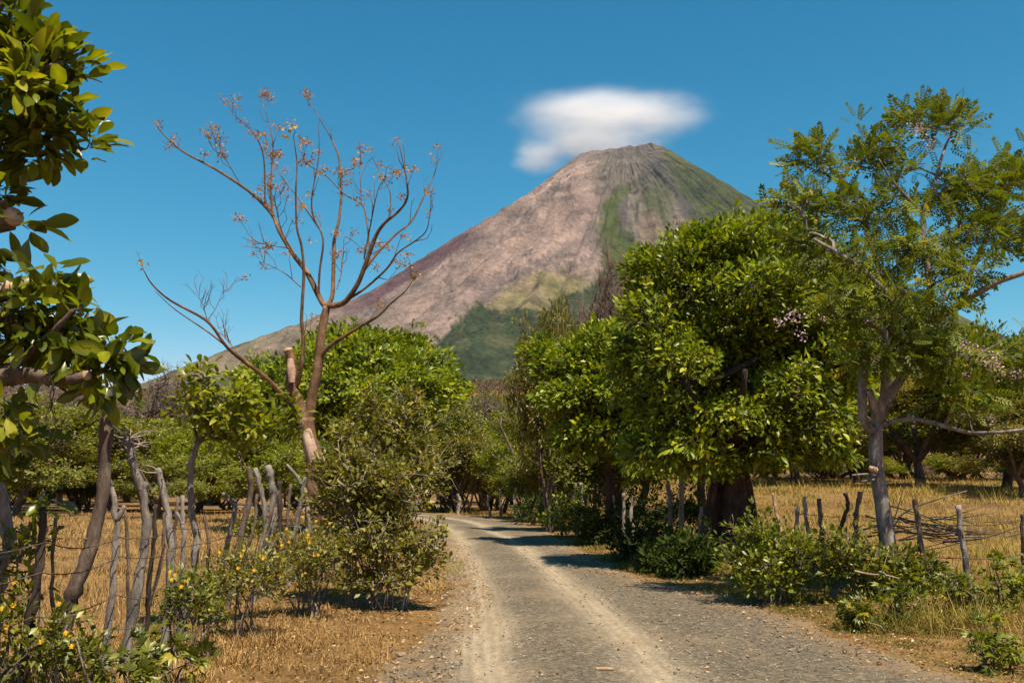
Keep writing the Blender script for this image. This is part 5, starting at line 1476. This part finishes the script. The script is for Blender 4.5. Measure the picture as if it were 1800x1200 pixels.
# ------------------------------------------------------------------ grass
def blades(n, xfun, mat, name, label, hmin, hmax, seed, dmin, dmax, dpow, bent=True, wid=.010, patch=None, lean=.5, green=0.):
    g = np.random.default_rng(seed)
    d = dmin + (dmax - dmin) * g.random(n) ** dpow
    X = xfun(d, g)
    ok = ~((X > road_l(d) + .02 - .25 * g.random(n)) & (X < road_r(d) - .02 + .25 * g.random(n)))
    dens = fbm(X * .9, d * .9, 3) + .55 * fbm(X * .22 + 5, d * .22, 2)
    ok &= g.random(n) < np.clip(.68 + 1.3 * dens, .16, 1)
    X, d, dens = X[ok], d[ok], dens[ok]; n = len(X)
    P = np.stack([X, d, terrain(X, d) - .01], 1)
    dist = np.minimum(np.abs(X - road_l(d)), np.abs(X - road_r(d)))
    tuft = ss(.18, .5, fbm(X * 1.7 + 3, d * 1.7 + 8, 3))
    h = (hmin + (hmax - hmin) * g.random(n) ** 1.6) * (.75 + 1.3 * tuft) * (.6 + .4 * ss(.0, 1.3, dist)) * (1 + .5 * np.clip(dens, -.8, .8))
    a = g.random(n) * 6.283
    A = norm(np.stack([np.cos(a) * lean * g.random(n) * 1.6, np.sin(a) * lean * g.random(n) * 1.6, np.ones(n)], 1))
    N = norm(np.stack([np.cos(a), np.sin(a), np.full(n, .3)], 1) + unit(n, g) * .5)
    w = wid * (1 + .9 * np.clip((d - 8) / 18, 0, 3)) 
    gp = fbm(X * .35 + 9, d * .35 + 4, 3)
    r = np.clip(.42 + .30 * dens * .8 + .22 * g.normal(size=n), 0, .88)
    r = np.where(g.random(n) < np.clip(green + .5 * gp, 0, .8), .9 + .1 * g.random(n), r)
    sx, a_, n_ = basis(A, N)
    if bent:
        tv = np.array([[-1, 0, 0], [1, 0, 0], [.7, .55, .06], [-.7, .55, .06], [0, 1, .3]]); tf = np.array([[0, 1, 2], [0, 2, 3], [3, 2, 4]])
    else:
        tv = np.array([[-1, 0, 0], [1, 0, 0], [0, 1, .15]]); tf = np.array([[0, 1, 2]])
    V = P[:, None] + w[:, None, None] * .5 * tv[None, :, 0:1] * sx[:, None] + h[:, None, None] * (tv[None, :, 1:2] * a_[:, None] + tv[None, :, 2:3] * n_[:, None])
    F = tf[None] + (np.arange(n) * len(tv))[:, None, None]
    o = add(name, make_mesh(name, V.reshape(-1, 3), F.reshape(-1, 3), np.repeat(r, len(tv))), mat)
    tag(o, label, 'grass', None, 'stuff')
def left_verge(d, g): return road_l(d) + .35 - np.abs(g.random(len(d)) ** 1.2) * 3.4
def left_field(d, g): return (-60 + (900 - 120) * g.random(len(d)) - 900) / FPX * d * 1.05 
def right_verge(d, g): return road_r(d) - .3 + g.random(len(d)) ** 1.25 * 4.4
def right_field(d, g): return road_r(d) + 1.0 + g.random(len(d)) * (.52 * d + .5)
blades(130000, left_verge, M['grass'], 'verge_grass', 'short matted dry orange grass on the left verge', .03, .10, 101, 6.2, 26, 1.5, True, .009, lean=1.5)
blades(90000, left_field, M['grass'], 'pasture_grass', 'dry tan grass of the left pasture', .04, .20, 102, 7.0, 62, 1.4, False, .012, green=.02)
blades(150000, right_verge, M['grass_green'], 'verge_grass', 'half green half dry grass of the right verge', .04, .17, 103, 6.2, 30, 1.5, True, .009, lean=1.1, green=.14)
blades(110000, right_field, M['grass_gold'], 'pasture_grass', 'golden dry grass of the right pasture', .07, .30, 104, 9.0, 62, 1.3, False, .012, green=.14)

def litter():
    g = np.random.default_rng(121)
    n = 9000
    d = 6.5 + 22 * g.random(n) ** 1.4; s = g.random(n) < .5
    X = np.where(s, road_l(d) + .7 - np.abs(g.normal(size=n)) * 1.4, road_r(d) - .6 + np.abs(g.normal(size=n)) * 1.6)
    m = g.random(n) < .07; X = np.where(m, road_l(d) + (road_r(d) - road_l(d)) * g.random(n), X)
    P = np.stack([X, d, np.maximum(terrain(X, d), 0) + .03], 1)
    V, F, R = scatter(*leaf_simple(.3, .1, .15), P, norm(unit(n, g) * [1, 1, .3]), norm(unit(n, g) * .6 + [0, 0, 1]), g.uniform(.02, .06, n), g.random(n))
    m = leaf_mat('fallen leaves', [(0, (.10, .055, .025)), (.5, (.26, .15, .065)), (.85, (.42, .28, .13)), (1, (.5, .42, .28))], .7, .15, .2, (1, .8, .5))
    o = add('leaf_litter', make_mesh('leaf_litter', V, F, R), m); tag(o, 'dry fallen leaves strewn along the road edges', 'leaf litter', None, 'stuff')
    # small leafy ground weeds on the right verge
    n = 2600; d = 6.5 + 10 * g.random(n) ** 1.2; X = road_r(d) + .5 + g.random(n) * 3.6
    ok = fbm(X * .8 + 2, d * .8, 3) > -.05; X, d = X[ok], d[ok]; n = len(X)
    k = np.repeat(np.arange(n), 9); c = np.stack([X, d, terrain(X, d) + .03], 1)[k]
    off = unit(len(k), g) * .06; off[:, 2] = np.abs(off[:, 2]) * 1.5
    V, F, R = scatter(*leaf_mid(.28), c + off, norm(off + unit(len(k), g) * .03), norm(unit(len(k), g) * .5 + [0, 0, 1]), g.uniform(.025, .06, len(k)), np.clip(.45 + .3 * g.normal(size=len(k)), 0, 1))
    o = add('verge_weeds', make_mesh('verge_weeds', V, F, R), M['leaf_weed']); tag(o, 'small leafy weeds growing through the right verge grass', 'weeds', None, 'stuff')
litter()

# ------------------------------------------------------------------ cloud cap and air
def build_cloud():
    CD = 5400.0; k = CD / FPX
    c = at(1065, 215, CD)
    hw, hh = 260 * k, 135 * k
    bx = np.array([[x, y, z] for x in (-1, 1) for y in (-1, 1) for z in (-1, 1)]) * np.array([hw, 300, hh])
    F = np.array([[0, 1, 3, 2], [4, 6, 7, 5], [0, 4, 5, 1], [2, 3, 7, 6], [0, 2, 6, 4], [1, 5, 7, 3]])
    m, n, l = nodes_of('cloud vapour')
    tc = n.new('ShaderNodeTexCoord')
    def ell(cx, cz, rx, rz, ry, soft, dens, wamt):
        mp = n.new('ShaderNodeMapping'); mp.vector_type = 'TEXTURE'
        p = at(cx, cz, CD) - c
        mp.inputs['Location'].default_value = tuple(p); mp.inputs['Scale'].default_value = (rx * k, ry, rz * k)
        nz = n.new('ShaderNodeTexNoise'); nz.inputs['Scale'].default_value = 1.0; nz.inputs['Detail'].default_value = 7; nz.inputs['Roughness'].default_value = .6
        ms = n.new('ShaderNodeMapping'); ms.inputs['Scale'].default_value = (.0045, .004, .013); ms.inputs['Location'].default_value = (cx, 0, 0)
        l.new(tc.outputs['Object'], ms.inputs[0]); l.new(ms.outputs[0], nz.inputs['Vector'])
        vs = n.new('ShaderNodeVectorMath'); vs.operation = 'SUBTRACT'; l.new(nz.outputs['Color'], vs.inputs[0]); vs.inputs[1].default_value = (.5, .5, .5)
        vm = n.new('ShaderNodeVectorMath'); vm.operation = 'MULTIPLY_ADD'; l.new(vs.outputs[0], vm.inputs[0]); vm.inputs[1].default_value = (wamt,) * 3
        l.new(tc.outputs['Object'], mp.inputs[0]); l.new(mp.outputs[0], vm.inputs[2])
        ln = n.new('ShaderNodeVectorMath'); ln.operation = 'LENGTH'; l.new(vm.outputs[0], ln.inputs[0])
        mr = n.new('ShaderNodeMapRange'); mr.interpolation_type = 'SMOOTHERSTEP'
        mr.inputs[1].default_value = 1.0; mr.inputs[2].default_value = 1.0 - soft; mr.inputs[3].default_value = 0; mr.inputs[4].default_value = dens
        l.new(ln.outputs['Value'], mr.inputs[0]); return mr.outputs[0]
    a1 = ell(1056, 206, 205, 70, 230, 1.0, .0062, .42)
    a2 = ell(1046, 192, 172, 50, 190, 1.0, .0042, .5)
    a3 = ell(1046, 256, 172, 44, 180, 1.0, .0085, .7)
    a4 = ell(945, 278, 66, 40, 120, 1.0, .007, 1.0)
    a5 = ell(1165, 200, 120, 60, 170, 1.0, .0035, .7)
    s = a1
    for q in (a2, a3, a4, a5): s = math_n(n, l, 'ADD', s, q)
    mq = n.new('ShaderNodeMapping'); mq.inputs['Scale'].default_value = (.0035, .004, .017); l.new(tc.outputs['Object'], mq.inputs[0])
    mr2 = n.new('ShaderNodeMapRange'); mr2.inputs[1].default_value = .36; mr2.inputs[2].default_value = .64; mr2.inputs[3].default_value = .72; mr2.inputs[4].default_value = 1.3
    l.new(noise_n(n, l, 1.0, mq.outputs[0], 6, .6), mr2.inputs[0])
    s = math_n(n, l, 'MULTIPLY', s, mr2.outputs[0])
    v = n.new('ShaderNodeVolumePrincipled'); v.inputs['Color'].default_value = (.98, .98, .98, 1); v.inputs['Anisotropy'].default_value = .1
    l.new(s, v.inputs['Density'])
    o = n.new('ShaderNodeOutputMaterial'); l.new(v.outputs[0], o.inputs['Volume'])
    ob = add('lenticular_cloud', make_mesh('lenticular_cloud', bx, F), m, None, tuple(c))
    tag(ob, 'white lens shaped cloud capping the volcano summit', 'cloud')
build_cloud()

def build_haze():
    lo, hi = np.array([-5200, -30, -20.]), np.array([5200, 5000, 1640.])
    bx = np.array([[x, y, z] for x in (lo[0], hi[0]) for y in (lo[1], hi[1]) for z in (lo[2], hi[2])])
    F = np.array([[0, 1, 3, 2], [4, 6, 7, 5], [0, 4, 5, 1], [2, 3, 7, 6], [0, 2, 6, 4], [1, 5, 7, 3]])
    m, n, l = nodes_of('thin blue air')
    v = n.new('ShaderNodeVolumePrincipled'); v.inputs['Color'].default_value = (.58, .82, 1.0, 1); v.inputs['Density'].default_value = 1.4e-5; v.inputs['Anisotropy'].default_value = .2
    o = n.new('ShaderNodeOutputMaterial'); l.new(v.outputs[0], o.inputs['Volume'])
    ob = add('haze', make_mesh('haze', bx, F), m); tag(ob, 'thin haze in the air', None, None, 'stuff')
build_haze()
